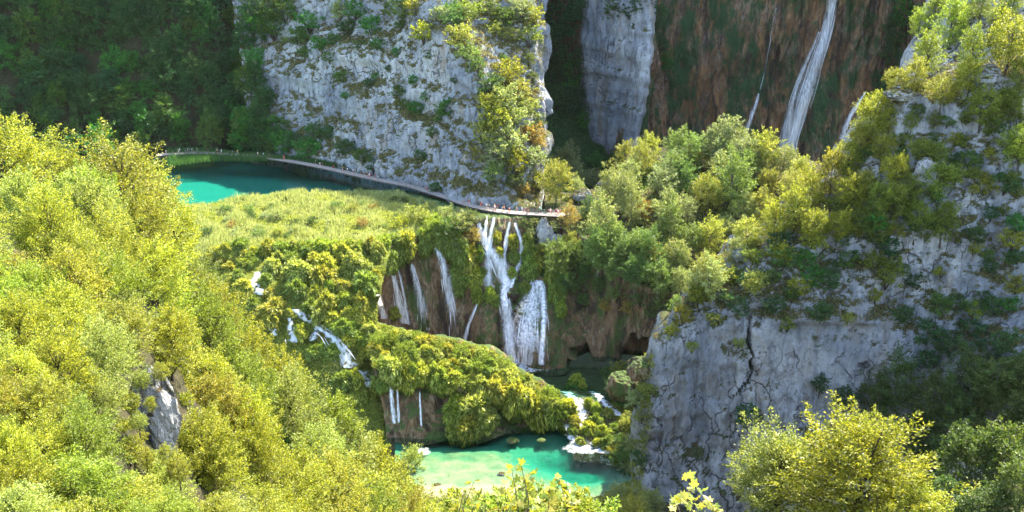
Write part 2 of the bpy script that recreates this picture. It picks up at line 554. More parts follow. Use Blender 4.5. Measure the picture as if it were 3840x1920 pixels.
def down(x, y, names, z=300.0):
    best = None
    for k in names:
        loc, nrm, _i, dist = BVH[k].ray_cast(Vector((x, y, z)), Vector((0, 0, -1)))
        if loc is not None and (best is None or loc.z > best[0].z): best = (loc, nrm, dist, k)
    return best

def rock_disp(amp, vs=1.0, seed=0.0, cell=5.0, shelf=0.45):
    def f(P, n):
        p = P + seed
        d = 1.1 * fbm(p / (np.array((20, 20, 30)) * vs), 4)
        d += 0.55 * ridged(p / (np.array((8, 8, 20)) * vs), 3)
        q = p + 2.0 * np.stack([perlin(p / 6), perlin(p / 6 + 31), perlin(p / 6 + 77)], 1)
        val, gap = blocks(q / (np.array((cell, cell, cell * 2.2)) * vs))
        d += 0.8 * (val - 0.5) * np.clip(gap / 0.25, 0, 1)
        val2, gap2 = blocks(q / (np.array((cell, cell, cell * 1.8)) * vs * 0.36) + 9)
        d += 0.22 * (val2 - 0.5) * np.clip(gap2 / 0.3, 0, 1)
        ledge = perlin(np.stack([p[:, 0] * 0.02, p[:, 1] * 0.02, p[:, 2] / (6.5 * vs)], 1))
        d += shelf * np.tanh(ledge * 4)
        d += 0.22 * ridged(p / (np.array((2.6, 2.6, 5.0)) * vs), 3)
        return amp * d
    return f

def curtain_disp(amp, seed=0.0):
    """travertine: hanging folds, hollows behind"""
    def f(P, n):
        p = P + seed
        d = 1.2 * fbm(p / np.array((16, 16, 26)), 4)
        d += 0.9 * ridged(p / np.array((4.0, 4.0, 16)), 3)
        d += 0.35 * ridged(p / np.array((1.6, 1.6, 5)), 2)
        return amp * d
    return f

def soft_disp(amp, sc):
    return lambda P, n: amp * fbm(P / sc, 4)

# --- base ground, far beyond everything
gx = np.array([-4000, -400, 0, 400, 4000.0])
mbg = MB()
X, Y_ = np.meshgrid(gx, gx)
i5 = np.arange(25).reshape(5, 5)
mbg.add(np.stack([X.ravel(), Y_.ravel(), np.full(25, -62.0)], 1), np.stack([i5[:-1, :-1], i5[:-1, 1:], i5[1:, 1:], i5[1:, :-1]], -1).reshape(-1, 4))
tag(mbg.build('ground', M['soil']), kind='structure')

# --- shaded forest slope behind the lake
prof = ((-16, -2.5), (0, 1.0), (9, 14), (24, 40), (38, 72), (54, 115), (72, 170), (105, 215), (260, 225))  # upper steps, out of view, raised so the ridge shades the forest
basey = ((-160, 330), (-60, 352), (20, 362), (90, 372), (165, 379), (235, 388), (300, 400), (350, 425))
patch('forested_slope', [[Q(u, y, 1.0) + np.array((0, dy, z - 1.0)) for u, y in basey] for dy, z in prof[::-1]],
      120, 150, soft_disp(2.2, 14.0), M['soil'])

# --- central limestone cliff
rows = [
    [(214, -90, 450), (290, -90, 440), (340, -90, 425), (385, -90, 410), (425, -90, 398), (445, -90, 392), (490, -90, 400), (537, -90, 404)],
    [(230, -15, 416), (290, -15, 408), (340, -12, 393), (385, -10, 380), (420, -5, 366), (442, -5, 358), (490, -8, 368), (538, -8, 376)],
    [(236, 22, 404), (290, 20, 398), (340, 25, 383), (385, 28, 369), (425, 30, 353), (452, 33, 343), (492, 30, 354), (541, 33, 362)],
    [(240, 62, 396), (290, 65, 388), (340, 70, 373), (385, 72, 359), (430, 75, 344), (473, 78, 326), (507, 76, 339), (544, 76, 346)],
    [(246, 112, 387), (290, 115, 379), (340, 120, 363), (385, 125, 348), (430, 130, 337), (470, 135, 321), (508, 138, 322), (542, 134, 340)],
    [(250, 157, 377), (287, 158, 368), (335, 169, 352), (385, 180, 336), (430, 189, 324), (472, 200, 309), (512, 207, 303), (541, 208, 303)],
]
ctrl = [[V(*p) for p in r] for r in rows]
ctrl.append([p + np.array((0, 4, -5.0)) for p in ctrl[-1]])
top = [p + np.array((0, 120, 15.0)) for p in ctrl[0]]
ctrl = [top] + ctrl
for r in ctrl: r.append(r[-1] + np.array((-2.0, 45, 0.0))); r.append(r[-2] + np.array((-10.0, 110, 0.0)))
patch('central_cliff', ctrl, 330, 380, rock_disp(2.4, 1.0, 3.0), M['limestone'])

# --- back wall with the tall waterfall
bw = {45: (515, 452, 560, 448, 590, 428, 620, 414, 650, 402), 20: (515, 450, 560, 446, 590, 426, 616, 412, 643, 398),
      0: (515, 448, 560, 444, 590, 424, 612, 410, 636, 396), -22: (515, 446, 560, 442, 588, 422, 608, 408, 628, 394)}
bw[135] = tuple(x + (22 if i % 2 else 0) for i, x in enumerate(bw[45]))
rest = ((660, 428), (706, 434), (760, 434), (800, 431), (850, 428), (900, 424), (960, 414), (1060, 396))
rows = []
for z in (135, 45, 20, 0, -22):
    a = bw[z]
    r = [Q(a[i], a[i + 1], z) for i in range(0, 10, 2)]
    lean = {135: 14, 45: 2, 20: 0, 0: -2, -22: -4}[z]
    r += [Q(u, y + lean, z) for u, y in rest]
    rows.append(r)
rows = [[p + np.array((0, 150, 10.0)) for p in rows[0]]] + rows
def wall_post(P, n):
    u, v = proj_np(P)
    return P
patch('waterfall_wall', rows, 210, 420, curtain_disp(2.4, 40.0), M['back_rock'])

# --- bare grey buttress standing out of it
rows = []
for z in (60, 45, 20, 0, -22):
    a = bw[45] if z == 60 else bw[z]
    rows.append([Q(a[4] - 6, a[5] + 3, z), Q(a[4] - 1, a[5] - 7, z), Q(a[6] + 4, a[7] - 8.0, z), Q(a[8] - 1, a[9] - 7, z), Q(a[8] + 3, a[9] + 2, z), Q(a[8] + 4.5, a[9] + 18, z)])
patch('rock_buttress', rows, 110, 70, rock_disp(1.1, 0.8, 90.0), M['limestone'])

# --- shaded grass bank between the two cliffs
patch('grass_bank', [[Q(524, 447, 30), Q(560, 442, 22), Q(592, 424, 4), Q(628, 402, -6)],
                     [Q(522, 420, 12), Q(560, 420, 2), Q(595, 408, -10), Q(632, 392, -14)],
                     [Q(520, 390, 0), Q(560, 392, -9), Q(600, 390, -16), Q(640, 380, -19)],
                     [Q(515, 355, -6), Q(560, 355, -14), Q(605, 350, -19), Q(650, 350, -21)]], 70, 80, soft_disp(1.2, 10.0), M['grassy'])

# --- wooded terrace right of the boardwalk
tc = (545, 590, 630, 680, 760, 880)
patch('wooded_terrace', [
    [Q(u, 432, -21) for u in tc],
    [Q(u, 385, -21) for u in tc],
    [Q(545, 352, -10), Q(590, 352, -11), Q(630, 352, 1), Q(680, 352, 7), Q(760, 345, 8), Q(880, 335, 0)],
    [Q(545, 320, -1), Q(590, 320, 0.5), Q(630, 320, 4), Q(680, 322, 8), Q(760, 318, 8), Q(880, 312, 5)],
    [Q(545, 300, 0), Q(590, 300, 0.5), Q(630, 297, -1), Q(680, 296, -2), Q(760, 292, -2), Q(880, 290, 0)],
    [Q(545, 291, -1), Q(590, 284, -5), Q(625, 272.5, -11), Q(655, 269, -13), Q(700, 266, -14), Q(760, 262, -14)]],
    90, 120, soft_disp(1.2, 8.0), M['soil'])

# --- wall of the lower falls, with its cave on the right
fw = [  # u, lip y, lip z, base y
    (372, 271, -6, 268), (388, 277, -4.0, 271), (404, 283, -2.6, 274), (430, 286, -1.6, 276), (455, 288, -1.0, 277), (478, 293, -0.5, 276),
    (500, 294, -0.2, 273), (530, 294, -0.2, 266), (560, 293, -0.6, 262), (585, 286, -4.5, 270), (610, 276, -10, 270), (640, 271, -13, 269), (675, 268, -14, 267), (720, 264, -14, 262)]
rows = []
for t in (0.0, 0.04, 0.3, 0.6, 0.85, 1.0):
    r = []
    for u, ly, lz, by in fw:
        z = lz + (-38.0 - lz) * t
        y = ly + (by - ly) * (t ** 1.2)
        if t == 0.04: y -= 0.8
        r.append(Q(u, y, z))
    rows.append(r)
rows = [[p + np.array((0, 6.0, -0.5)) for p in rows[0]]] + rows
def falls_post(P, n):
    u, v = proj_np(P)
    d = np.zeros(len(P))
    def bump_(cu, cv, su, sv, a):
        return a * np.exp(-((u - cu) / su) ** 2 - ((v - cv) / sv) ** 2)
    d += bump_(488, 330, 15, 34, 8.0)         # dry travertine cone
    d += bump_(532, 335, 19, 38, 7.0)         # cone under the lower fall
    d += bump_(508, 300, 7, 16, 4.5)          # little mossy cone between
    d += bump_(490, 262, 20, 30, 2.5)
    wob = 8 * perlin(P / 3.0)
    cave = lambda cu, cv, su, sv, a: a / (1 + np.exp(-np.maximum(-8, 1 - np.abs((u + wob - cu) / su) ** 3 - np.abs((v + wob * .7 - cv) / sv) ** 3) * 7))
    d -= cave(583, 366, 10, 20, 6.0)         # cave mouths
    d -= cave(642, 372, 20, 32, 6.0) + cave(612, 376, 7, 14, 4.0)
    d -= bump_(440, 330, 14, 50, 2.0)
    P = P.copy()
    P[:, 1] -= d
    return P
patch('falls_wall', rows, 230, 400, curtain_disp(0.95, 9.0), M['travertine'], post=falls_post)

# --- reed meadow on the barrier, and the mossy slope below it
mrow3 = [G(140, 262, -3.6), G(205, 252, -3.2), G(260, 246, -2.6), G(320, 243, -2.5), G(370, 241, -2.5), G(396, 237, -2.6), G(430, 227, -1.5), G(478, 217, -0.6)]
patch('meadow', [[r[0] + np.array((-28, 3, 0))] + r for r in [
    [G(140, 198, -1.5), G(200, 204, -1.0), G(240, 196, -1.0), G(300, 191, -1.0), G(345, 191, -1.0), G(395, 190, -1.0), G(440, 198, -1.0), G(482, 209, -1.2)],
    [G(140, 214, .3), G(202, 213, .4), G(245, 204, .6), G(300, 198, .7), G(348, 199, .6), G(398, 199, .4), G(440, 206, .1), G(482, 213, -.2)],
    mrow3, [p + np.array((0, -4, -3.5)) for p in mrow3]]], 80, 170, soft_disp(0.5, 9.0), M['meadow_soil'])
patch('moss_slope', [[r[0] + np.array((-26, 3, 0))] + r for r in [
    [p + np.array((0, 3, 0.1)) for p in mrow3[:6]],
    [G(140, 310, -15), G(215, 297, -11), G(270, 287, -9), G(320, 286, -9), G(358, 285, -9), G(384, 274, -7)],
    [G(150, 370, -27), G(240, 345, -21), G(290, 338, -20), G(330, 335, -19), G(362, 325, -18), G(378, 316, -17)],
    [G(170, 440, -40), G(260, 410, -36), G(310, 400, -34), G(345, 395, -33), G(370, 378, -30), G(384, 368, -28)],
    [G(250, 490, -47), G(310, 470, -46), G(350, 462, -46), G(385, 446, -44.5), G(396, 442, -44), G(402, 441, -44)]]],
    150, 180, soft_disp(1.3, 6.0), M['moss_soil'])

# --- mossy mound in front of the falls
crest = [G(364, 318, -18.5), G(417, 333, -21), G(457, 340, -24), G(493, 350, -27), G(521, 373, -31), G(549, 388, -34), G(574, 410, -37)]
lip = [G(372, 366, -24), G(408, 370, -25.5), G(440, 372, -27.5), G(469, 391, -31), G(500, 398, -34), G(557, 412, -37.4), G(580, 424, -39.6)]
foot = [G(388, 441, -42.8), G(420, 445, -42.8), G(450, 441, -42.8), G(480, 443, -42.8), G(512, 434, -42.8), G(556, 431, -42.8), G(578, 434, -42.8)]
back = [p + np.array((0, 7, -12.0)) for p in crest]
mid = [(a * 0.55 + b * 0.45) + np.array((0, 0.4, 1.2)) for a, b in zip(crest, lip)]
under = [a * 0.72 + b * 0.28 + np.array((0, 2.2, 0)) for a, b in zip(lip, foot)]
under2 = [a * 0.25 + b * 0.75 + np.array((0, 1.8, 0)) for a, b in zip(lip, foot)]
patch('mossy_mound', [back, crest, mid, lip, under, under2, foot], 130, 190, lambda P, n: curtain_disp(0.6, 22.0)(P, n) + 1.5 * fbm(P / 7.0 + 4, 3), M['travertine'])

# --- stream bed stepping from the upper pool down to the lower pool
patch('stream_bed', [
    [Q(500, 270, -38.5), Q(560, 268, -38.5), Q(600, 268, -38.5), Q(640, 266, -38), Q(690, 262, -36)],
    [Q(520, 252, -37.6), Q(560, 252, -37.4), Q(600, 252, -37.2), Q(636, 250, -36.8), Q(680, 246, -33)],
    [Q(545, 242, -36.8), Q(572, 243, -36.3), Q(605, 243, -36.3), Q(634, 241, -36.2), Q(672, 236, -31)],
    [Q(562, 236, -39.2), Q(582, 237, -38.6), Q(606, 237, -38.2), Q(630, 235, -37.5), Q(666, 229, -33)],
    [Q(570, 230.5, -42.2), Q(588, 230, -41.4), Q(606, 230, -41), Q(626, 228, -40.3), Q(655, 222, -36)],
    [Q(574, 226, -44.5), Q(592, 225, -44.0), Q(606, 224, -44), Q(622, 220, -43.0), Q(648, 212, -40)]],
    110, 120, soft_disp(0.7, 3.5), M['limestone_pale'])

# --- pool beds, near bank
def lower_bed(P, n):
    u, v = proj_np(P)
    deep = np.exp(-((u - 585) / 44) ** 2 - ((v - 466) / 16) ** 2) * 4.5 + np.exp(-((u - 460) / 60) ** 2 - ((v - 440) / 8) ** 2) * 1.1
    deep += np.exp(-((u - 540) / 25) ** 2 - ((v - 458) / 8) ** 2) * 1.6
    deep += 0.4 * fbm(P / 4, 4) + 0.22 + 1.3 * np.clip((466 - v) / 24, 0, 1)
    edge = np.clip((v - 487) / 10, 0, 1) * 1.2 * np.clip((575 - u) / 60, 0, 1)
    P = P.copy()
    P[:, 2] = -42.05 - np.clip(deep, 0.12, 9) + edge
    return P
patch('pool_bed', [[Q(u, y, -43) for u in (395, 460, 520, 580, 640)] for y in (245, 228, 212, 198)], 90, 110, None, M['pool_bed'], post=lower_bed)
patch('near_bank', [[Q(380, 210, -41.0), Q(450, 205, -42.0), Q(520, 205, -42.2), Q(590, 206, -42), Q(640, 212, -41), Q(690, 206, -40)],
                    [Q(360, 196, -36), Q(450, 192, -38), Q(520, 192, -39), Q(590, 192, -38), Q(640, 196, -38), Q(690, 192, -37)],
                    [Q(330, 160, -25), Q(450, 160, -30), Q(520, 160, -32), Q(590, 160, -30), Q(640, 160, -28), Q(720, 160, -25)],
                    [Q(330, 110, -5), Q(450, 110, -8), Q(520, 110, -10), Q(590, 110, -8), Q(640, 110, -5), Q(720, 110, -2)]],
      70, 80, soft_disp(0.8, 6.0), M['soil'])
def lake_bed(P, n):
    u, v = proj_np(P)
    deep = 5.5 * np.clip((P[:, 1] - 309 - 0.12 * (P[:, 0] + 60)) / 14, 0.0, 1)
    P = P.copy()
    P[:, 2] = -0.55 - np.where(P[:, 0] > -26, 4.0, deep) - 0.2 * fbm(P / 6, 3)
    return P
SHORE = ((-200, 300), (-110, 302), (-95, 305), (-80, 312), (-66, 322), (-50, 322), (-37, 318), (-23, 306), (-10, 296), (14, 294.6), (22, 300))
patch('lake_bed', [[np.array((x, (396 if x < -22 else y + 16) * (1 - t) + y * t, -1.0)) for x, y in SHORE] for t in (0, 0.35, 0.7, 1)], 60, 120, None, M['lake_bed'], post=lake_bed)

# --- right hill: near cliff, ledge, upper rocks
rh = [
    [(636, 530, 199), (700, 540, 195), (780, 550, 190), (870, 560, 186), (960, 560, 182), (1110, 560, 176)],
    [(643, 440, 206), (700, 440, 203), (780, 440, 199), (870, 430, 198), (960, 430, 188), (1110, 430, 178)],
    [(657, 352, 210), (702, 350, 206), (780, 348, 202), (870, 352, 202), (960, 366, 195), (1110, 366, 186)],
    [(668, 332, 213), (706, 316, 209), (780, 300, 207), (870, 296, 207), (960, 306, 203), (1110, 300, 194)],
    [(690, 296, 222), (722, 272, 217), (790, 254, 213.5), (870, 246, 212), (960, 250, 208), (1110, 240, 200)],
    [(728, 252, 231), (758, 236, 225), (808, 222, 220), (876, 204, 217), (966, 196, 212), (1110, 180, 205)],
    [(792, 200, 243), (812, 190, 237), (846, 172, 231), (896, 152, 226), (970, 140, 219), (1110, 126, 212)],
    [(845, 152, 250), (862, 140, 244), (888, 116, 236), (922, 92, 230), (980, 80, 224), (1110, 66, 218)],
    [(890, 108, 260), (906, 94, 257), (926, 76, 252), (952, 62, 246), (996, 50, 241), (1110, 34, 236)],
    [(920, 40, 274), (934, 32, 271), (954, 22, 267), (978, 12, 262), (1016, 0, 257), (1110, -10, 254)],
    [(950, -30, 292), (966, -36, 290), (986, -44, 287), (1010, -50, 284), (1046, -60, 280), (1120, -70, 276)],
]
ctrl = [[V(*p) for p in r] for r in rh]
left = []
for r, drop in zip(ctrl, (0, 0, 0, 6, 14, 20, 24, 30, 36, 40, 46)):
    p = r[0]
    left.append([p + np.array((10, 55, -drop * 1.2 - 16)), p + np.array((4, 14, -drop * 0.6 - 6.0))])
for r in ctrl: r.append(r[-1] + np.array((42, -26, 20.0)))  # unseen extra column, raised so the wall shades the lower-right wood
ctrl = [a + r for a, r in zip(left, ctrl)]
ctrl.append([p + np.array((60, 120, 30.0)) for p in ctrl[-1]])
ctrl = ctrl[::-1]
def crack_post(P, n):
    u, v = proj_np(P)
    line = 751 + 2.2 * np.sin(v * 0.09) - np.clip(v - 375, 0, 60) * 0.6 + 4.0 * perlin(P / np.array((50.0, 50.0, 2.2)))
    w = np.exp(-np.abs((u - line) / (1.3 + 0.8 * perlin(P / 3.0))) ** 3) * np.clip((v - 312) / 14, 0, 1) * np.clip((402 - v) / 18, 0, 1)
    P = P.copy()
    P[:, 1] += 4.5 * w
    # overhanging brow above the big smooth face
    P[:, 1] -= 1.4 * np.exp(-((v - 318 - 0.02 * (u - 800)) / 6) ** 2) * np.clip((u - 760) / 30, 0, 1) * np.clip((905 - u) / 30, 0, 1)
    return P
def rh_disp(P, n):
    u, v = proj_np(P)
    d = rock_disp(1.9, 0.8, 60.0, shelf=0.12)(P, n) + 1.0 * ridged(P / np.array((4.0, 4.0, 26.0)) + 8, 3)
    calm = np.exp(-((u - 825) / 62) ** 4 - ((v - 355) / 36) ** 4)      # the smooth slab
    big = np.clip((300 - v) / 60, 0, 1)
    d2 = rock_disp(1.0, 1.5, 160.0)(P, n)
    return d * (1 - 0.72 * calm) + d2 * 1.3 * big
patch('right_cliff', ctrl, 420, 380, rh_disp, M['limestone_blue'], post=crack_post)

# --- sunny hillside on the left, running down to the gorge
hr = [(-120, 190, 118), (0, 195, 120), (130, 222, 125), (190, 282, 140), (240, 345, 160), (300, 400, 175), (360, 446, 190), (405, 492, 201), (440, 530, 205)]
hb = [(-160, 600, 16), (-20, 600, 18), (90, 600, 22), (170, 600, 30), (240, 600, 42), (315, 600, 62), (380, 600, 88), (432, 600, 130), (475, 600, 165)]
ridge = [V(*p) for p in hr]
near = [V(*p) for p in hb]
hm1 = [a * 0.66 + b * 0.34 + np.array((0, 0, 1.5)) for a, b in zip(ridge, near)]
hm2 = [a * 0.33 + b * 0.67 + np.array((0, 0, 1.5)) for a, b in zip(ridge, near)]
lo = [p + np.array((4, 22, -20.0 - 0.1 * (p[2] + 40))) for p in ridge]
lo2 = [np.array((p[0] + 10, p[1] + 60, max(-56.0, p[2] - 75))) for p in ridge]
nn = [np.array((p[0] * 0.4 - 6, -25.0, 90.0 - 3 * i)) for i, p in enumerate(near)]
patch('left_hillside', [lo2, lo, ridge, hm1, hm2, near, nn], 150, 170, soft_disp(1.4, 10.0), M['soil'])

# --- ledge under the viewpoint
patch('viewpoint_ledge', [[np.array((x, y, z - 0.02 * abs(x))) for x in (-16, -6, 2, 10, 22)] for y, z in ((13, 84.0), (11, 90.2), (8, 91.8), (3, 94.0), (-14, 97.0))],
      50, 60, soft_disp(0.25, 1.5), M['soil'])

# --- wooded slope at the bottom right, between the viewpoint and the near cliff
patch('right_slope', [
    [V(690, 575, 190), V(790, 560, 182), V(880, 535, 176), V(960, 490, 172), V(1110, 450, 166), V(1300, 420, 160)],
    [V(690, 585, 150), V(790, 570, 150), V(880, 560, 150), V(960, 530, 148), V(1110, 490, 140), V(1300, 450, 130)],
    [V(690, 600, 110), V(790, 580, 112), V(880, 575, 112), V(960, 570, 108), V(1110, 550, 100), V(1300, 500, 90)],
    [V(690, 600, 80), V(790, 565, 84), V(870, 556, 84), V(960, 575, 80), V(1110, 570, 70), V(1300, 560, 60)],
    [V(690, 680, 30), V(790, 680, 30), V(870, 680, 30), V(960, 680, 28), V(1110, 680, 26), V(1300, 680, 22)]],
    70, 80, soft_disp(1.0, 8.0), M['soil'])
# ---------------------------------------------------------------- water
def strip_sheet(name, edge, far, mat, n=4):
    v, q = [], []
    for x, y in edge:
        f = far if x < -22 else y + 16.0
        for t in range(n + 1): v.append((x, y + (f - y) * t / n, 0.0))
    for i in range(len(edge) - 1):
        for t in range(n):
            a = i * (n + 1) + t
            q.append((a, a + n + 1, a + n + 2, a + 1))
    return link(name, mesh_np(name, v, np.array(q), mat, True))

tag(strip_sheet('lake', SHORE, 398, M['lake_water']), kind='structure')

def sheet(name, rows, mat, n=24):
    C = np.array(rows, float)
    P = np.einsum('ir,rck,jc->ijk', cr_matrix(n, C.shape[0]), C, cr_matrix(n, C.shape[1])).reshape(-1, 3)
    i = np.arange(n * n).reshape(n, n)
    return link(name, mesh_np(name, P, np.stack([i[:-1, :-1], i[1:, :-1], i[1:, 1:], i[:-1, 1:]], -1).reshape(-1, 4), mat, True))

tag(sheet('lower_pool', [[Q(u, y, -42.0) for u in (385, 460, 540, 600, 660)] for y in (238, 226, 212, 198)], M['pool_water']), kind='structure')
tag(sheet('upper_pool', [[Q(u, y, -36.2) for u in (485, 530, 580, 640, 700)] for y in (282, 268, 256, 242.5)], M['dark_pool_water']), kind='structure')

def ribbon(pts, widths, name, mat, parent=None, nu=9, nv=48, surf=None, off=0.5, layers=3, fade=(0.0, 0.0), straight=False):
    """a falling sheet: follows measured points on the rock, a little proud of it"""
    P3 = []
    for u, v in pts:
        h = hit(u, v, surf)
        p = np.array(h[0])
        c = np.array((0, 0, EYE)) - p
        P3.append(p + c / np.linalg.norm(c) * off)
    P3 = np.array(P3)
    if straight:                     # free fall: a plumb arc from lip to foot
        t = np.linspace(0, 1, len(P3))
        base = P3[0] + (P3[-1] - P3[0]) * (t ** 0.7)[:, None]
        P3[:, 1] = np.minimum(P3[:, 1], base[:, 1])
    C = cr_matrix(nv, len(P3)) @ P3
    W = cr_matrix(nv, len(widths)) @ np.array(widths, float)
    allv, allq, alle = [], [], []
    for L in range(layers):
        s = np.linspace(-1, 1, nu)
        t = np.linspace(0, 1, nv)
        side = np.array((1.0, -0.1, 0.0))
        P = C[:, None, :] + (W[:, None] * s[None, :])[..., None] * side
        P[..., 1] += 0.35 * (W[:, None]) * (s ** 2)[None, :] - L * 0.35 - 0.3 * np.sin(t * 17 + L)[:, None] * 0.3
        P[..., 0] += 0.12 * W[:, None] * np.sin(t * 11 + L * 2.0)[:, None]
        e = np.clip(1 - np.abs(s) ** 1.5, 0, 1)[None, :] * np.ones((nv, 1))
        if fade[0]: e = e * np.clip(t / fade[0], 0, 1)[:, None]
        if fade[1]: e = e * np.clip((1 - t) / fade[1], 0.0, 1)[:, None]
        i = np.arange(nu * nv).reshape(nv, nu) + L * nu * nv
        allv.append(P.reshape(-1, 3)); alle.append(e.ravel())
        allq.append(np.stack([i[:-1, :-1], i[:-1, 1:], i[1:, 1:], i[1:, :-1]], -1).reshape(-1, 4))
    me = mesh_np(name, np.concatenate(allv), np.concatenate(allq), mat, True)
    a = me.attributes.new('edge', 'FLOAT', 'POINT')
    a.data.foreach_set('value', np.concatenate(alle).astype(np.float32))
    o = link(name, me, parent)
    o['path'] = 0
    del o['path']
    return o, C, W

def strands(C, W, n, name, mat, parent, wid=(0.06, 0.2), ln=(0.12, 0.35), seed=1, off=0.5):
    """loose threads of water, each a thin tapering strip"""
    g = np.random.default_rng(seed)
    vs_, qs, k, es = [], [], 0, []
    m = len(C)
    for _ in range(n):
        s, t0, dl = g.uniform(-0.95, 0.95), g.uniform(-0.05, 0.95), g.uniform(*ln)
        w = g.uniform(*wid)
        idx = np.clip(np.linspace(t0, min(t0 + dl, 1.0), 7), 0, 1) * (m - 1)
        i0 = np.floor(idx).astype(int); i1 = np.minimum(i0 + 1, m - 1); f = (idx - i0)[:, None]
        c = C[i0] * (1 - f) + C[i1] * f
        ww = (W[i0] * (1 - f[:, 0]) + W[i1] * f[:, 0])
        c = c + np.stack([ww * s, -off - 0.1 * g.uniform(0, 1, 7), np.zeros(7)], 1)
        prof = w * np.sin(np.linspace(0.12, math.pi - 0.05, 7))
        l, r = c.copy(), c.copy()
        l[:, 0] -= prof; r[:, 0] += prof
        vs_.append(np.stack([l, r], 1).reshape(-1, 3))
        qs += [(k + 2 * i, k + 2 * i + 1, k + 2 * i + 3, k + 2 * i + 2) for i in range(6)]
        es.append(np.ones(14)); k += 14
    me = mesh_np(name, np.concatenate(vs_), np.array(qs), mat, True)
    a = me.attributes.new('edge', 'FLOAT', 'POINT')
    a.data.foreach_set('value', np.concatenate(es).astype(np.float32))
    o = link(name, me, parent)
    o['kind'] = 'stuff'
    return o

def k2(pts): return [(x / 2.5156, y / 2.5156) for x, y in pts]

def waterfall(label, pts, widths, group, surf, n_str=0, mat='fall_water', seed=1, wid=(0.06, 0.18), **kw):
    root = empty('waterfall', (0, 0, 0))
    tag(root, label, 'waterfall', group)
    o, C, W = ribbon(k2(pts), widths, 'water_sheet', M[mat], root, surf=surf, **kw)
    n_str = int(n_str * 0.22)
    if n_str: strands(C, W, n_str, 'water_strand', M['fall_water'], root, wid, seed=seed)
    return root

FW, BW, MS = ['falls_wall'], ['waterfall_wall'], ['moss_slope', 'falls_wall']
gB, gF, gC = 'waterfalls down the far brown wall', 'lower falls below the boardwalk', 'cascades down the mossy slope'
waterfall('tall white main waterfall sliding down the far brown rock wall', [(2100, -30), (2092, 20), (2078, 80), (2055, 150), (2042, 190), (2024, 250), (2008, 300), (1992, 350), (1984, 398)],
          [2.4, 2.6, 3.0, 3.4, 3.8, 4.0, 4.0, 3.8, 3.6], gB, BW, 130, seed=3, wid=(0.08, 0.26), off=1.2)
waterfall('faint left arm of the tall waterfall on the far wall', [(2060, 80), (2040, 130), (2022, 170), (2004, 220), (1990, 270), (1978, 330), (1965, 385)],
          [0.9, 1.1, 1.3, 1.6, 2.2, 3.5, 4.5], gB, BW, 34, 'thin_fall_water', 4, off=1.4)
waterfall('thin bright waterfall left of the tall one, above the tree tops', [(1908, 235), (1896, 275), (1886, 305), (1872, 345), (1862, 375)],
          [0.5, 0.9, 1.2, 1.3, 1.4], gB, BW, 26, 'fall_water', 5, off=1.2)
waterfall('long hair-thin trickle high on the far brown wall', [(1952, 20), (1942, 70), (1934, 120), (1925, 170), (1912, 225)],
          [0.2, 0.22, 0.24, 0.24, 0.2], gB, BW, 0, 'thin_fall_water', 6, off=1.2)
waterfall('slanting thin waterfall right of the tall one beside the sunny hill', [(2176, 232), (2160, 258), (2140, 290), (2128, 320), (2116, 350)],
          [0.6, 1.0, 1.4, 1.6, 1.8], gB, BW, 26, 'fall_water', 7, off=1.2)
# the lower falls
waterfall('main fall under the boardwalk, bending from two lips to one narrow chute', [(1200, 545), (1212, 590), (1232, 628), (1252, 655), (1266, 690), (1274, 718)],
          [1.2, 1.8, 2.5, 3.0, 2.8, 2.0], gF, FW, 60, seed=11, off=0.6)
waterfall('short narrow fall joining the main fall just below the boardwalk', [(1224, 543), (1222, 570), (1220, 596)], [0.6, 0.7, 0.8], gF, FW, 12, seed=12, off=0.5)
waterfall('straight narrow fall from the lip right of the main fall', [(1243, 546), (1236, 580), (1230, 610), (1226, 640)], [0.6, 0.8, 1.0, 1.2], gF, FW, 16, seed=13, off=0.5)
waterfall('thin straight fall on the green rock in the middle of the lip', [(1282, 558), (1274, 600), (1268, 640), (1266, 680)], [0.5, 0.8, 0.9, 0.9], gF, FW, 16, seed=14, off=0.5)
waterfall('crooked fall that swings right and back into the chute', [(1296, 560), (1306, 592), (1314, 618), (1308, 650), (1296, 690), (1284, 722)], [0.6, 0.8, 1.1, 1.0, 0.9, 0.9], gF, FW, 22, seed=15, off=0.5)
waterfall('veil of thin water beside the main fall above the travertine cone', [(1228, 640), (1228, 670), (1228, 700), (1232, 722)], [1.3, 1.8, 2.2, 2.2], gF, FW, 20, 'thin_fall_water', 16, off=0.5)
waterfall('narrow white chute falling past the dry travertine cone to the pool', [(1270, 715), (1272, 760), (1278, 810), (1286, 860), (1294, 912)], [1.7, 2.0, 2.3, 2.8, 3.4], gF, FW, 46, seed=17, off=0.6)
waterfall('broad bell-shaped veil pouring over the cone into the upper pool', [(1352, 704), (1345, 730), (1336, 775), (1330, 820), (1327, 870), (1325, 916)], [2.2, 3.4, 5.0, 6.2, 6.9, 7.6], gF, FW, 140, 'thin_fall_water', 18, wid=(0.04, 0.14), off=1.0, nu=19)
waterfall('dense bright curtain at the right edge of the bell-shaped veil', [(1358, 706), (1364, 730), (1368, 775), (1367, 820), (1364, 870), (1361, 916)], [1.3, 1.3, 1.1, 1.0, 1.1, 1.3], gF, FW, 40, 'fall_water', 25, wid=(0.05, 0.16), off=1.3)
waterfall('slanting trickle left of the dry travertine cone', [(1203, 757), (1190, 790), (1178, 820), (1170, 852)], [0.4, 0.6, 0.8, 0.9], gF, FW, 10, 'fall_water', 19, off=0.5)
waterfall('tall veil fall in the brown hollow, middle of the left falls', [(1094, 618), (1112, 650), (1122, 690), (1130, 740), (1138, 790), (1142, 850)], [1.0, 1.6, 2.0, 2.4, 2.8, 3.2], gF, FW, 60, 'thin_fall_water', 20, straight=True, off=1.0, fade=(0, 0.35))
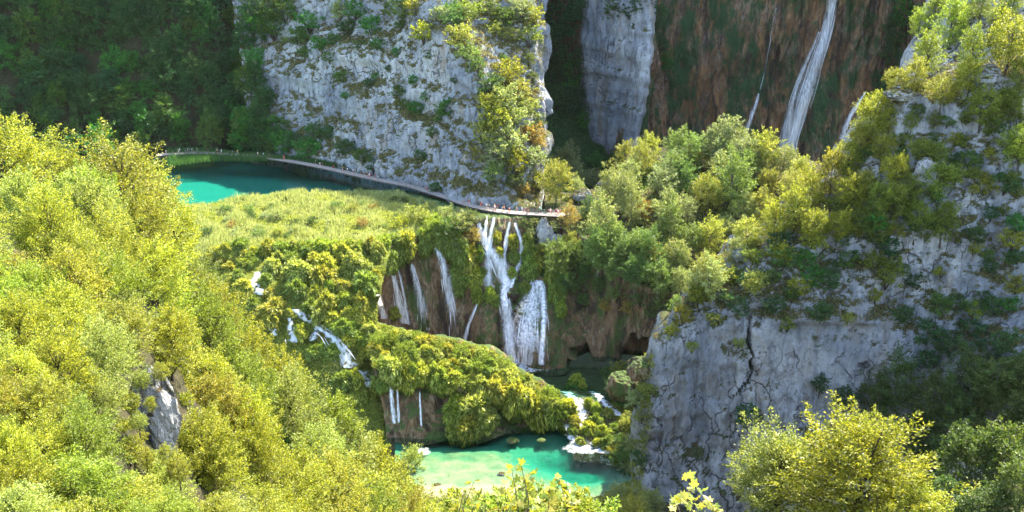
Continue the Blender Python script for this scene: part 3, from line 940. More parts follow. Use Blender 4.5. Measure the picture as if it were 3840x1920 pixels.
waterfall('hazy fall left of the tall veil in the brown hollow', [(1036, 664), (1046, 700), (1056, 740), (1064, 790), (1068, 830)], [0.8, 1.4, 1.9, 2.3, 2.6], gF, FW, 50, 'thin_fall_water', 21, straight=True, off=1.0, fade=(0, 0.3))
waterfall('slender white fall at the left end of the brown hollow', [(988, 684), (996, 720), (1006, 770), (1016, 812)], [0.8, 1.2, 1.6, 2.0], gF, FW, 30, seed=22, straight=True, off=1.0)
waterfall('faint second thread beside the slender left fall', [(1002, 672), (1012, 710), (1020, 760), (1028, 815)], [0.4, 0.6, 0.7, 0.9], gF, FW, 14, 'thin_fall_water', 23, straight=True, off=1.0)
waterfall('short bright fall at the edge of the mossy slope, leftmost in the hollow', [(950, 740), (956, 770), (964, 800)], [0.9, 1.3, 1.5], gF, MS, 16, seed=24, off=0.7)
# the cascades on the mossy slope
waterfall('upper cascade between moss humps near the top of the slope', [(648, 684), (640, 706), (645, 728), (660, 742)], [1.4, 1.7, 2.9, 3.7], gC, MS, 14, 'foam', 31, off=1.5, layers=1)
waterfall('long white cascade winding down the mossy slope', [(738, 778), (762, 800), (800, 824), (828, 842), (850, 872), (866, 900), (880, 926)], [2.2, 2.9, 2.7, 2.7, 3.1, 3.7, 4.4], gC, MS, 44, 'foam', 32, off=1.5, layers=1)
waterfall('last step of the white cascade above the mound', [(900, 932), (916, 950), (934, 974)], [3.1, 2.9, 3.1], gC, MS, 14, 'foam', 33, off=1.5, layers=1)
waterfall('steep short cascade dropping beside the tall moss hump', [(728, 800), (734, 830), (742, 862)], [1.7, 2.2, 2.4], gC, MS, 16, 'foam', 34, off=1.5, layers=1)
waterfall('small cascade left of the tall moss hump by the sunny trees', [(668, 790), (680, 818), (692, 844)], [0.8, 1.4, 1.4], gC, MS, 8, 'foam', 35, off=1.5, layers=1)
waterfall('side spill between two moss cushions off the long cascade', [(796, 826), (790, 846), (782, 858)], [1.0, 1.4, 1.4], gC, MS, 6, 'foam', 36, off=1.5, layers=1)
MM = ['mossy_mound']
gM = 'thin falls off the mossy mound'
waterfall('thin white fall off the left end of the mossy mound', [(982, 950), (986, 990), (990, 1030), (992, 1062)], [0.5, 0.7, 0.8, 0.8], gM, MM, 20, seed=41, off=0.7, straight=True)
waterfall('second thin fall off the mossy mound, next to the first', [(1000, 962), (1002, 1010), (1003, 1060)], [0.3, 0.4, 0.5], gM, MM, 10, seed=42, off=0.7, straight=True)
waterfall('hair-thin fall off the mossy mound nearest the brown cone', [(1056, 985), (1058, 1030), (1060, 1070)], [0.25, 0.35, 0.4], gM, MM, 8, 'fall_water', 43, off=0.7, straight=True)
waterfall('cascade spilling from the stream into the turquoise pool', [(1428, 1072), (1436, 1092), (1446, 1112), (1452, 1124)], [1.0, 1.8, 2.4, 2.8], 'cascades along the pale stream', ['stream_bed'], 20, 'foam', 51, off=0.35, layers=1)
waterfall('white rapid running down the left channel of the pale stream', [(1420, 985), (1452, 1012), (1462, 1040), (1455, 1075)], [3.0, 3.0, 2.6, 2.2], 'cascades along the pale stream', ['stream_bed'], 26, 'foam', 52, off=0.75, layers=1)
waterfall('white rapid of the right channel beside the grassy islets', [(1490, 985), (1512, 1005), (1536, 1030), (1558, 1046)], [2.0, 2.0, 1.9, 1.6], 'cascades along the pale stream', ['stream_bed'], 22, 'foam', 53, off=0.75, layers=1)
waterfall('low spill over the stones at the right end of the stream', [(1502, 1062), (1508, 1090), (1500, 1120)], [1.0, 1.2, 2.2], 'cascades along the pale stream', ['stream_bed'], 14, 'foam', 54, off=0.3, layers=1)

def foam_patch(name, u0, u1, v0, v1, z, n=20):
    """froth on a pool where water lands"""
    v, e, q = [], [], []
    for i in range(n):
        for j in range(n):
            s, t = i / (n - 1), j / (n - 1)
            v.append(G(u0 + (u1 - u0) * s, v0 + (v1 - v0) * t, z))
            e.append(max(0.0, 1 - ((2 * s - 1) ** 2 + (2 * t - 1) ** 2)) ** 0.6)
    q = [(i * n + j, (i + 1) * n + j, (i + 1) * n + j + 1, i * n + j + 1) for i in range(n - 1) for j in range(n - 1)]
    me = mesh_np(name, v, np.array(q), M['foam'], True)
    me.attributes.new('edge', 'FLOAT', 'POINT').data.foreach_set('value', np.array(e, np.float32))
    return tag(link(name, me), kind='stuff')

foam_patch('foam', 500, 560, 358, 373, -36.14)
foam_patch('foam', 560, 604, 443, 455, -41.94)
foam_patch('foam', 592, 618, 447, 454, -41.93)
foam_patch('foam', 416, 432, 447, 456, -41.94)
foam_patch('foam', 750, 778, 152, 164, -21.5)
# ---------------------------------------------------------------- foliage builders (unit crown radius, base at the origin)
def leaf_quads(C, A, Nn, L, Wd, fold=0.0):
    """rhombic leaves: centre, long axis, normal, length, width"""
    S = np.cross(Nn, A)
    S /= np.linalg.norm(S, axis=1, keepdims=True) + 1e-9
    a, s = A * (L[:, None] * 0.5), S * (Wd[:, None] * 0.5)
    v = np.stack([C - a, C - a * 0.1 + s, C + a, C - a * 0.1 - s], 1).reshape(-1, 3)
    i = np.arange(len(C) * 4).reshape(-1, 4)
    return v, i

def unit(x): return x / (np.linalg.norm(x, axis=1, keepdims=True) + 1e-9)

def crown(seed, n_spray, n_leaf, leaf, cz=1.3, zs=1.1, lance=0.5, up=0.55, spray_len=(0.28, 0.5), droop=0.0, pointed=0.0, inner=0.35, fat=1.0):
    g = np.random.default_rng(seed)
    D = unit(g.normal(size=(n_spray, 3)))
    D[:, 2] = np.abs(D[:, 2]) * 0.75 + D[:, 2] * 0.25 if False else D[:, 2]
    lump = 1 + 0.6 * perlin(D * 1.7 + seed * 7.7) + 0.28 * perlin(D * 4.0 + seed)
    taper = 1 - pointed * np.clip(D[:, 2], 0, 1) * 0.45
    rad = (inner + (1 - inner) * g.uniform(0, 1, n_spray) ** 0.55) * lump
    root = D * rad[:, None] * 0.8
    root[:, :2] *= taper[:, None]
    root[:, 2] *= zs * (1 + 0.3 * pointed)
    ax = unit(D + np.array((0, 0, up)) + 0.45 * g.normal(size=D.shape))
    ln = g.uniform(*spray_len, n_spray)
    wid = ln * fat * g.uniform(0.26, 0.42, n_spray)
    k = np.repeat(np.arange(n_spray), n_leaf)
    t = g.uniform(0, 1, len(k)) ** 0.85
    off = g.normal(size=(len(k), 3))
    off[:, 2] *= 0.55
    C = root[k] + ax[k] * (t * ln[k])[:, None] + off * (wid[k] * (1.05 - 0.85 * t))[:, None]
    C[:, 2] -= droop * (t ** 2) * ln[k]
    C[:, 2] += cz
    C[:, 2] = np.maximum(C[:, 2], 0.02 + 0.1 * g.uniform(size=len(k)))
    A = unit(ax[k] * 0.7 + off * 0.7 + 0.3 * g.normal(size=off.shape) - np.array((0, 0, droop)))
    Nn = unit(g.normal(size=off.shape) + np.array((0, 0, 0.9)) + 0.4 * D[k])
    L = leaf * g.uniform(0.7, 1.35, len(k))
    v, q = leaf_quads(C, A, Nn, L, L * lance)
    tips = root + ax * (ln * 0.55)[:, None]
    tips[:, 2] += cz
    k_ = 1.0 / np.percentile(np.linalg.norm(C[:, :2], axis=1), 95)      # crown radius 1
    v[:, :2] *= k_
    tips[:, :2] *= k_
    return v, q, tips

def limbs(seed, tips, n, r0=0.055, cz=1.3, k=5, depth=-0.7):
    g = np.random.default_rng(seed + 500)
    mb = MB()
    lean = g.normal(size=2) * 0.06
    def axis(z): return np.array((lean[0] * z + 0.04 * math.sin(z * 3 + seed), lean[1] * z, z))
    zt = cz * 1.25
    zz = np.linspace(depth, zt, 8)
    mb.tube([axis(z) for z in zz], r0 * np.linspace(1.25, 0.25, 8), max(k, 6))
    pick = g.choice(len(tips), min(n, len(tips)), replace=False)
    for i in pick:
        tip = tips[i]
        hz = min(max(0.25 * cz, tip[2] - np.linalg.norm(tip[:2]) * 0.9), zt * 0.9)
        a = axis(hz)
        mid = a + (tip - a) * 0.5 + np.array((0, 0, 0.08)) + g.normal(size=3) * 0.04
        mb.tube([a, mid, tip], [r0 * 0.42, r0 * 0.24, r0 * 0.06], k)
    return mb

TREE, SHRUB = {}, {}

def make_tree_mesh(key, seed, n_spray, n_leaf, leaf, n_limb, cmat, bmat='bark', **kw):
    v, q, tips = crown(seed, n_spray, n_leaf, leaf, **kw)
    TREE[key] = (mesh_np('crown', v, q, M[cmat], False), limbs(seed, tips, n_limb, cz=kw.get('cz', 1.3)).mesh('trunk', M[bmat], True))

for s in range(3):
    make_tree_mesh(('near', s), 10 + s, 240, 100, 0.052, 34, 'leaf_gold', zs=1.05, pointed=0.25 * (s % 3), spray_len=(0.3, 0.66), fat=0.72)
for s in range(6):
    make_tree_mesh(('mid', s), 30 + s, 170, 46, 0.085, 12, 'leaf_gold', zs=1.0 + 0.1 * (s % 3), pointed=0.3 * (s % 3), spray_len=(0.3, 0.6), fat=0.85)
for s in range(6):
    make_tree_mesh(('green', s), 50 + s, 150, 44, 0.095, 10, 'leaf_green', 'grey_bark', zs=0.95 + 0.14 * (s % 3), pointed=0.4 * (s % 3), spray_len=(0.3, 0.6), fat=0.85)
for s in range(6):
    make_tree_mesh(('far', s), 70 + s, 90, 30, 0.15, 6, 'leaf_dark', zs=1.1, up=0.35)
for s in range(2):
    make_tree_mesh(('lance', s), 90 + s, 280, 70, 0.07, 24, 'leaf_gold', zs=0.9, lance=0.3, droop=0.35)

def make_shrub_mesh(key, seed, n_spray, n_leaf, leaf, cmat, **kw):
    a = dict(cz=0.5, zs=0.75, inner=0.3)
    a.update(kw)
    v, q, tips = crown(seed, n_spray, n_leaf, leaf, **a)
    mb = MB()
    g = np.random.default_rng(seed)
    for i in g.choice(len(tips), 6, replace=False):
        mb.tube([(0, 0, -0.5), tips[i] * np.array((0.4, 0.4, 0.5)), tips[i]], [0.05, 0.035, 0.012], 4)
    SHRUB[key] = (mesh_np('foliage', v, q, M[cmat], False), mb.mesh('stem', M['bark'], True))

for s in range(4):
    make_shrub_mesh(('gold', s), 110 + s, 70, 34, 0.12, 'leaf_gold')
    make_shrub_mesh(('green', s), 120 + s, 70, 34, 0.12, 'leaf_green')
    make_shrub_mesh(('dark', s), 130 + s, 60, 30, 0.14, 'leaf_dark')
# moss hummock: a lumpy cushion hung with drooping blades
HUM = []
for s in range(6):
    g = np.random.default_rng(150 + s)
    n = 22
    th, ph = np.meshgrid(np.linspace(0, 2 * math.pi, n, endpoint=False), np.linspace(0.0, math.pi * 0.8, 12))
    D = np.stack([np.sin(ph) * np.cos(th), np.sin(ph) * np.sin(th), np.cos(ph)], -1).reshape(-1, 3)
    rr = 1 + 0.5 * perlin(D * 1.8 + s * 5) + 0.18 * perlin(D * 4 + s)
    Pm = D * rr[:, None] * np.array((0.88, 0.88, 0.95)) + np.array((0, 0, 0.25))
    i = np.arange(12 * n).reshape(12, n)
    f = np.stack([i[:-1], np.roll(i, -1, 1)[:-1], np.roll(i, -1, 1)[1:], i[1:]], -1).reshape(-1, 4)
    core = mesh_np('cushion', Pm, f, M['moss_soil'], True)
    m = 1800
    d = unit(g.normal(size=(m, 3)))
    d[:, 2] = np.where(d[:, 2] < -0.45, -d[:, 2], d[:, 2])
    r2 = 1 + 0.5 * perlin(d * 1.8 + s * 5) + 0.18 * perlin(d * 4 + s)
    c = d * (r2 * g.uniform(0.9, 1.1, m))[:, None] * np.array((0.9, 0.9, 0.97)) + np.array((0, 0, 0.25))
    dn = unit(np.array((0, 0, -1.0)) * (1.1 - np.clip(d[:, 2:3], 0, 1)) + d * 0.9 + 0.35 * g.normal(size=d.shape))
    L = 0.26 * g.uniform(0.5, 1.8, m)
    v, q = leaf_quads(c + dn * 0.04, dn, unit(d + 0.6 * g.normal(size=d.shape)), L, L * 0.3)
    HUM.append((core, mesh_np('moss', v, q, M['leaf_moss'], False)))

PLACED = {}          # zone -> list of (object, u, v, size word, tint word, what)

TINT = {  # zone palettes: word, object colour
    'gold': [('golden', (1.1, 1.0, .85)), ('bright yellow', (1.2, 1.1, .75)), ('lime green', (.92, 1.03, .85)), ('olive', (.74, .8, .8)), ('pale straw', (1.1, 1.1, 1.7)), ('russet-tinged', (1.15, .95, .9))],
    'green': [('pale green', (1.2, 1.15, 1.5)), ('yellow-green', (1.3, 1.15, .8)), ('mid green', (.8, .95, .9)), ('silvery green', (1.15, 1.15, 1.9)), ('deep green', (.5, .72, .7)), ('russet', (1.5, .95, .9)), ('dark green', (.36, .5, .42)), ('dull green', (.5, .58, .5))],
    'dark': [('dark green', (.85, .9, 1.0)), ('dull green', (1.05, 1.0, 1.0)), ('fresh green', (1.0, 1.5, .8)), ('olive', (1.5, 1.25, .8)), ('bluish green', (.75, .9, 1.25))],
    'moss': [('bright green', (.95, 1.05, .9)), ('yellow-green', (1.2, 1.12, .9)), ('deep green', (.66, .82, .8)), ('pale', (1.15, 1.15, 1.5)), ('straw-tinged', (1.15, 1.0, .9))],
}

def add_plant(zone, u, v, base, rad, meshes, names, root_name, palette, tint=None, sink=0.0, hs=1.0, rz=None, cat='tree'):
    words = TINT[palette]
    if tint is None: w, c = words[min(int(abs(rnd.gauss(0, 0.45)) * len(words)), len(words) - 1)] if palette == 'dark' else (words[rnd.choice((0, 0, 0, 1, 1, 1, 2, 3, 4, 4, 5))] if palette == 'gold' else rnd.choice(words))
    else: w, c = next(x for x in words if x[0] == tint)
    root = empty(root_name, (base[0], base[1], base[2] - sink), rnd.uniform(0, 6.28) if rz is None else rz)
    fx = rnd.uniform(0.86, 1.16) if cat != 'moss hummock' else rnd.uniform(0.72, 1.35)
    root.scale = (rad * fx, rad / fx, rad * hs)
    for me, nm in zip(meshes, names):
        o = link(nm, me, root)
        o.color = (*c, 1.0)
    root['category'] = cat
    PLACED.setdefault(zone, []).append((root, u, v, rad, w, root_name.replace('_', ' ')))
    return root

def tree(zone, u, v, r_px, lod, palette, surf=None, tint=None, hs=None, rmax=99.0, y=None):
    """crown centre and radius as seen; the trunk stands where that sight line meets the land"""
    vb = v + 1.15 * r_px
    if y is not None:
        base = Vector(V(u, vb, y))
    else:
        h = hit(u, vb, surf)
        if h is None: return None
        base = h[0]
    dep = proj(base)[2]
    rad = min(r_px * dep / FOC, rmax)
    keys = [k for k in TREE if k[0] == lod]
    return add_plant(zone, u, v, base, rad, TREE[rnd.choice(keys)][::-1], ('trunk', 'crown'), 'forest_tree' if zone in ('back', 'far_wall', 'cliff_foot', 'shade_wood') else 'tree', palette, tint, 0.25, hs or rnd.uniform(0.84, 1.22))

def shrub(zone, u, v, r_px, kind, surf=None, tint=None, hs=None):
    h = hit(u, v + 0.45 * r_px, surf)
    if h is None: return None
    dep = proj(h[0])[2]
    rad = r_px * dep / FOC
    keys = [k for k in SHRUB if k[0] == kind]
    return add_plant(zone, u, v, h[0] + h[1] * (rad * 0.1), rad, SHRUB[rnd.choice(keys)][::-1], ('stem', 'foliage'), 'shrub', kind, tint, 0.15 * rad, hs or rnd.uniform(0.85, 1.2), cat='shrub')

def hummock(zone, u, v, r_px, surf=None, tint=None, hs=None):
    h = hit(u, v + 0.3 * r_px, surf)
    if h is None: return None
    rad = r_px * proj(h[0])[2] / FOC
    k = rnd.randrange(len(HUM))
    return add_plant(zone, u, v, h[0], rad, HUM[k], ('cushion', 'moss'), 'moss_hummock', 'moss', tint, 0.25 * rad, hs or rnd.uniform(0.9, 1.3), cat='moss hummock')

def in_poly(u, v, poly):
    c = False
    for i in range(len(poly)):
        (x0, y0), (x1, y1) = poly[i - 1], poly[i]
        if (y0 > v) != (y1 > v) and u < (x1 - x0) * (v - y0) / (y1 - y0) + x0: c = not c
    return c

def scatter(poly, surf, rm, n, gap, fn, seed, avoid=(), tries=9000, squash=0.75, rpx=(4, 34)):
    g = random.Random(seed)
    us, vs_ = [p[0] for p in poly], [p[1] for p in poly]
    got = []
    for _ in range(tries):
        if len(got) >= n: break
        u, v = g.uniform(min(us), max(us)), g.uniform(min(vs_), max(vs_))
        if not in_poly(u, v, poly): continue
        h = hit(u, v, surf)
        if h is None: continue
        r = min(max(g.uniform(*rm) * FOC / proj(h[0])[2], rpx[0]), rpx[1])
        if any(math.hypot(u - a, (v - b) / squash) < gap * (r + c) for a, b, c in got): continue
        if any(abs(u - a) < c + r and -d < (v - 1.1 * r) - b < d for a, b, c, d in avoid): continue
        got.append((u, v, r))
    for u, v, r in sorted(got, key=lambda p: p[1]): fn(u, v - 1.15 * r, r)
    return len(got)
# ---------------------------------------------------------------- the woods, measured from the photograph
def c3(x, y, r): return (1950 + x / 1.84) / 3.75, (450 + y / 1.84) / 3.75, r / 1.84 / 3.75
def c4(x, y, r): return (2800 + x / 1.431) / 3.75, y / 1.431 / 3.75, r / 1.431 / 3.75
def c1(x, y, r): return (750 + x / 1.61) / 3.75, (800 + y / 1.61) / 3.75, r / 1.61 / 3.75
def c2(x, y, r): return x / 2.5156, y / 2.5156, r / 2.5156

# shaded forest behind the lake
FS = ['forested_slope']
scatter([(-20, -22), (262, -22), (262, 60), (262, 120), (284, 156), (160, 150), (100, 168), (-20, 175)], FS, (3.8, 5.8), 150, 0.52,
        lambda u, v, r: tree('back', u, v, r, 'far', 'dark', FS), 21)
# left edge of the central cliff: dark trees standing against the rock
CC = ['central_cliff']
for a in ((620, 335, 38), (660, 318, 36), (645, 205, 30), (662, 246, 28), (605, 255, 38), (700, 335, 26), (640, 372, 30), (690, 372, 22)):
    tree('cliff_foot', *c2(*a), 'far', 'dark', ['central_cliff', 'forested_slope'], tint=rnd.choice(['dark green', 'dull green', 'olive']))

for u, v, r in ((238, 18, 13), (246, 42, 13), (240, 66, 14), (252, 84, 14), (262, 108, 14), (272, 128, 14), (284, 142, 12), (256, 62, 10), (296, 140, 10), (268, 96, 10), (250, 10, 13), (270, 8, 12), (243, 100, 16), (250, 130, 17), (266, 146, 14), (262, 30, 11)):
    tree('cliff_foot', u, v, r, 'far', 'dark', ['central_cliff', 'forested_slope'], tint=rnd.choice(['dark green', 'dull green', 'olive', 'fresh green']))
# sunny hillside on the left
LH = ['left_hillside']
for u, v, r, t in ((128, 186, 50, 'golden'), (14, 172, 46, 'bright yellow'), (58, 178, 34, 'golden'), (176, 232, 34, 'bright yellow'), (96, 214, 32, 'lime green'),
                   (150, 205, 36, 'golden'), (220, 272, 30, 'golden'), (258, 312, 27, 'lime green'), (300, 352, 26, 'golden'), (338, 384, 24, 'bright yellow'), (370, 404, 22, 'pale straw'), (404, 440, 20, 'pale straw'),
                   (392, 418, 14, 'pale straw'), (412, 466, 16, 'pale straw')):
    tree('left', u, v, r, 'near' if r > 28 else 'mid', 'gold', LH, tint=t)
scatter([(-30, 250), (40, 235), (130, 262), (190, 318), (240, 378), (300, 428), (360, 468), (405, 512), (440, 560), (420, 596), (-30, 590)], LH, (3.8, 5.6), 112, 0.53,
        lambda u, v, r: tree('left', u, v, r, 'near' if r > 27 else 'mid', 'gold', LH), 22,
        avoid=((152, 425, 20, 70), (130, 172, 30, 30)))

# trees right of the boardwalk and over the cave
WT = ['wooded_terrace', 'falls_wall', 'right_cliff', 'stream_bed', 'grass_bank']
for x, y, r, t in ((1080, 200, 90, 'mid green'), (1250, 250, 60, 'yellow-green'), (1420, 175, 100, 'silvery green'), (1540, 270, 90, 'silvery green'), (1640, 350, 60, 'silvery green'),
                   (730, 260, 75, 'yellow-green'), (880, 240, 66, 'yellow-green'), (330, 300, 70, 'silvery green'), (170, 320, 55, 'pale green'), (760, 370, 70, 'pale green'),
                   (1060, 330, 80, 'mid green'), (1400, 340, 80, 'pale green'), (990, 420, 90, 'silvery green'), (500, 400, 50, 'silvery green'), (100, 430, 70, 'deep green'), (250, 450, 85, 'yellow-green'),
                   (390, 450, 50, 'pale green'), (1120, 420, 70, 'deep green'), (1470, 480, 105, 'mid green'), (1290, 520, 80, 'yellow-green'), (1700, 450, 60, 'yellow-green'),
                   (720, 510, 85, 'pale green'), (1650, 600, 80, 'yellow-green'), (1560, 620, 70, 'pale green'), (770, 600, 75, 'pale green'), (1010, 630, 85, 'pale green'), (1130, 630, 60, 'silvery green'),
                   (480, 620, 55, 'deep green'), (340, 660, 50, 'russet'), (560, 740, 95, 'pale green'), (850, 620, 45, 'russet'), (1420, 730, 60, 'pale green'), (1030, 760, 80, 'mid green'), (1560, 780, 80, 'yellow-green'),
                   (640, 830, 80, 'mid green'), (820, 850, 85, 'mid green'), (1190, 820, 80, 'mid green'), (1300, 830, 75, 'yellow-green'), (350, 870, 55, 'yellow-green'), (540, 890, 100, 'mid green'),
                   (270, 970, 95, 'mid green'), (880, 940, 85, 'deep green'), (1100, 970, 65, 'mid green'), (1310, 1070, 90, 'pale green'), (700, 960, 70, 'deep green'),
                   (300, 1110, 60, 'deep green'), (450, 1090, 55, 'deep green'), (1480, 910, 50, 'pale green'), (1600, 1130, 55, 'yellow-green'), (1200, 1130, 50, 'pale green'), (990, 1060, 55, 'deep green'), (150, 920, 45, 'yellow-green')):
    tree('terrace', *c3(x, y, r * 1.3), 'green', 'green', WT, tint=t)

for u, v, r, t in ((762, 158, 17, 'yellow-green'), (782, 164, 15, 'pale green'), (800, 172, 14, 'yellow-green'), (745, 172, 15, 'mid green'), (790, 186, 15, 'yellow-green'), (610, 186, 12, 'pale green'), (575, 170, 11, 'silvery green'), (640, 160, 14, 'yellow-green'), (690, 150, 16, 'mid green'), (716, 148, 17, 'silvery green')):
    tree('terrace', u, v, r, 'green', 'green', WT, tint=t)
for u, v, r, t in ((598, 256, 13, 'mid green'), (616, 266, 13, 'mid green'), (636, 272, 14, 'deep green'), (658, 276, 14, 'mid green'), (680, 280, 13, 'pale green'), (650, 254, 14, 'yellow-green'), (675, 258, 14, 'pale green'), (704, 268, 13, 'yellow-green'), (630, 248, 14, 'mid green'), (576, 256, 10, 'mid green'), (586, 272, 9, 'deep green')):
    tree('terrace', u, v, r, 'green', 'green', WT, tint=t)
for u, v, r, t in ((600, 286, 9, 'deep green'), (618, 292, 9, 'mid green'), (640, 298, 10, 'deep green'), (662, 302, 10, 'mid green'), (570, 286, 8, 'deep green'), (584, 300, 7, 'deep green'), (652, 312, 7, 'deep green'), (628, 308, 7, 'russet'), (606, 306, 7, 'russet'), (676, 306, 9, 'mid green'), (560, 268, 8, 'mid green')):
    shrub('cave_brow', u, v, r, 'green', ['falls_wall', 'right_cliff'], tint=t, hs=1.4)
# the hill on the right
RH = ['right_cliff']
for x, y, r, t in ((1010, 30, 55, 'lime green'), (1140, 70, 55, 'lime green'), (1080, 160, 80, 'lime green'), (1330, 90, 55, 'olive'), (1250, 20, 60, 'olive'), (1400, 30, 60, 'olive'), (920, 130, 50, 'lime green'),
                   (960, 300, 80, 'lime green'), (1195, 310, 75, 'lime green'), (1390, 260, 110, 'golden'), (890, 400, 70, 'bright yellow'), (800, 440, 60, 'golden'), (1040, 470, 70, 'golden'), (1180, 440, 70, 'golden'), (1460, 420, 70, 'olive'),
                   (1250, 560, 85, 'lime green'), (700, 590, 80, 'bright yellow'), (640, 690, 75, 'golden'), (760, 640, 55, 'golden'), (720, 790, 60, 'golden'), (600, 760, 60, 'golden'),
                   (1400, 560, 70, 'olive'), (400, 760, 65, 'golden'), (540, 850, 70, 'golden'), (350, 850, 60, 'pale straw'), (1450, 790, 90, 'lime green'), (790, 930, 70, 'bright yellow'), (440, 960, 75, 'russet-tinged'),
                   (940, 800, 60, 'olive'), (1020, 820, 50, 'olive'), (1300, 660, 55, 'olive'), (1000, 960, 90, 'olive'), (540, 1040, 80, 'bright yellow'), (330, 1050, 70, 'golden'), (250, 1140, 80, 'golden'),
                   (200, 860, 48, 'bright yellow'), (270, 960, 60, 'golden'), (690, 1080, 70, 'olive'), (770, 1110, 70, 'olive'), (860, 1060, 60, 'olive'), (900, 1160, 70, 'olive'), (1040, 1180, 70, 'olive'), (620, 980, 60, 'golden'),
                   (480, 1210, 70, 'bright yellow'), (80, 1100, 70, 'pale straw'), (140, 1210, 70, 'golden'), (360, 1220, 70, 'golden'), (600, 1180, 70, 'olive'), (700, 1240, 60, 'olive'), (1000, 640, 40, 'olive'), (880, 660, 36, 'olive')):
    tree('hill', *c4(x, y, r * 1.15), 'mid', 'gold', RH, tint=t)
for x, y, r, t in ((1210, 930, 45, 'olive'), (1420, 950, 55, 'olive'), (1110, 880, 35, 'olive'), (1300, 820, 40, 'russet-tinged'), (1210, 1010, 36, 'russet-tinged'), (1380, 1120, 34, 'olive'), (1120, 1270, 40, 'olive'), (840, 860, 40, 'russet-tinged'), (1180, 640, 36, 'olive'),
                   (1290, 940, 40, 'russet-tinged'), (960, 1260, 50, 'olive'), (800, 1240, 50, 'russet-tinged'), (1460, 1020, 50, 'olive'), (1150, 760, 44, 'olive'), (1460, 640, 60, 'olive')):
    shrub('ledge', *c4(x, y, r), 'gold', RH, tint=t)
for x, y, r, k in ((1900, 700, 34, 'gold'), (1960, 640, 34, 'gold'), (2040, 600, 36, 'gold'), (1830, 690, 30, 'gold'), (1790, 660, 30, 'gold'), (1760, 740, 34, 'gold'), (1720, 790, 30, 'gold'), (1690, 830, 24, 'gold'), (1860, 770, 30, 'dark'), (1800, 800, 26, 'gold'),
                   (1950, 760, 34, 'dark'), (2010, 720, 30, 'gold'), (2080, 700, 34, 'dark'), (2060, 780, 34, 'dark'), (2130, 650, 30, 'dark'), (2200, 560, 34, 'dark'), (2240, 620, 30, 'dark'), (2290, 560, 30, 'dark'), (2350, 560, 30, 'dark'),
                   (2270, 790, 30, 'dark'), (2330, 830, 44, 'dark'), (2390, 860, 46, 'dark'), (2440, 820, 40, 'dark'), (2480, 880, 40, 'dark'), (2530, 860, 36, 'dark'), (2330, 900, 36, 'dark'), (2400, 760, 34, 'dark'), (2470, 740, 28, 'dark'), (2540, 760, 26, 'dark'), (2300, 700, 26, 'dark'),
                   (1740, 870, 18, 'gold'), (1860, 860, 18, 'gold'), (2130, 800, 18, 'gold'), (2560, 560, 30, 'dark'), (2560, 640, 26, 'dark'), (2450, 620, 22, 'gold'), (2370, 680, 20, 'gold'), (1980, 810, 24, 'gold'), (2200, 740, 22, 'gold'), (2030, 650, 34, 'dark')):
    shrub('ledge', *c2(x, y, r), k, RH)
# two sunlit trees in front of the near cliff and the dark wood beside them
RS = ['right_slope']
for u, v, r, t, y in ((851, 466, 62, 'bright yellow', 84), (772, 474, 48, 'pale straw', 90), (790, 456, 28, 'pale straw', 91), (905, 502, 38, 'bright yellow', 82), (858, 444, 32, 'bright yellow', 86)):
    tree('front', u, v, r, 'near', 'gold', tint=t, y=y)
for x, y, r in ((2250, 960, 60), (2190, 1000, 45), (2120, 1000, 30), (2330, 1010, 60), (2420, 960, 60), (2500, 960, 60), (2560, 930, 50), (2560, 1000, 70), (2480, 1060, 70), (2380, 1080, 70), (2330, 1160, 60), (2420, 1180, 80), (2510, 1160, 80), (2570, 1100, 70), (2560, 1230, 70), (2460, 1260, 70), (2370, 1260, 60), (2290, 1080, 50), (2310, 1250, 50), (1880, 1040, 30), (2060, 960, 24)):
    tree('shade_wood', *c2(x, y, r), 'green', 'green', ['right_slope', 'right_cliff'], tint=rnd.choice(['dark green', 'dark green', 'dull green']) if r >= 40 else 'dark green') if r >= 40 else tree('shade_wood', *c2(x, y, r), 'far', 'dark', ['right_slope', 'right_cliff'], tint='dark green')

# the central cliff: dark shrubs on its ledges, sunny growth on its right flank
for x, y, r in ((690, 60, 42), (640, 55, 38), (750, 90, 34), (780, 40, 44), (720, 20, 40), (860, 190, 24), (940, 60, 36), (880, 70, 30), (900, 20, 34), (1000, 230, 20), (1050, 270, 26), (1130, 265, 34), (1040, 200, 16), (790, 340, 34), (830, 330, 26), (780, 372, 34), (870, 370, 28), (910, 392, 26), (940, 412, 22), (1058, 392, 17), (1088, 330, 18), (1000, 130, 16), (950, 110, 22), (930, 210, 16), (770, 130, 22), (800, 110, 22), (840, 100, 20),
                (980, 170, 14), (1080, 140, 12), (870, 240, 12), (1020, 260, 18), (1110, 290, 22), (950, 190, 14), (1070, 240, 14), (830, 140, 20), (1145, 200, 12), (905, 110, 18), (1100, 470, 20), (1010, 60, 20), (720, 310, 16), (980, 20, 22)):
    shrub('cliff_dark', *c2(x, y, r), 'dark', CC, tint=rnd.choice(['olive', 'dull green', 'fresh green']))
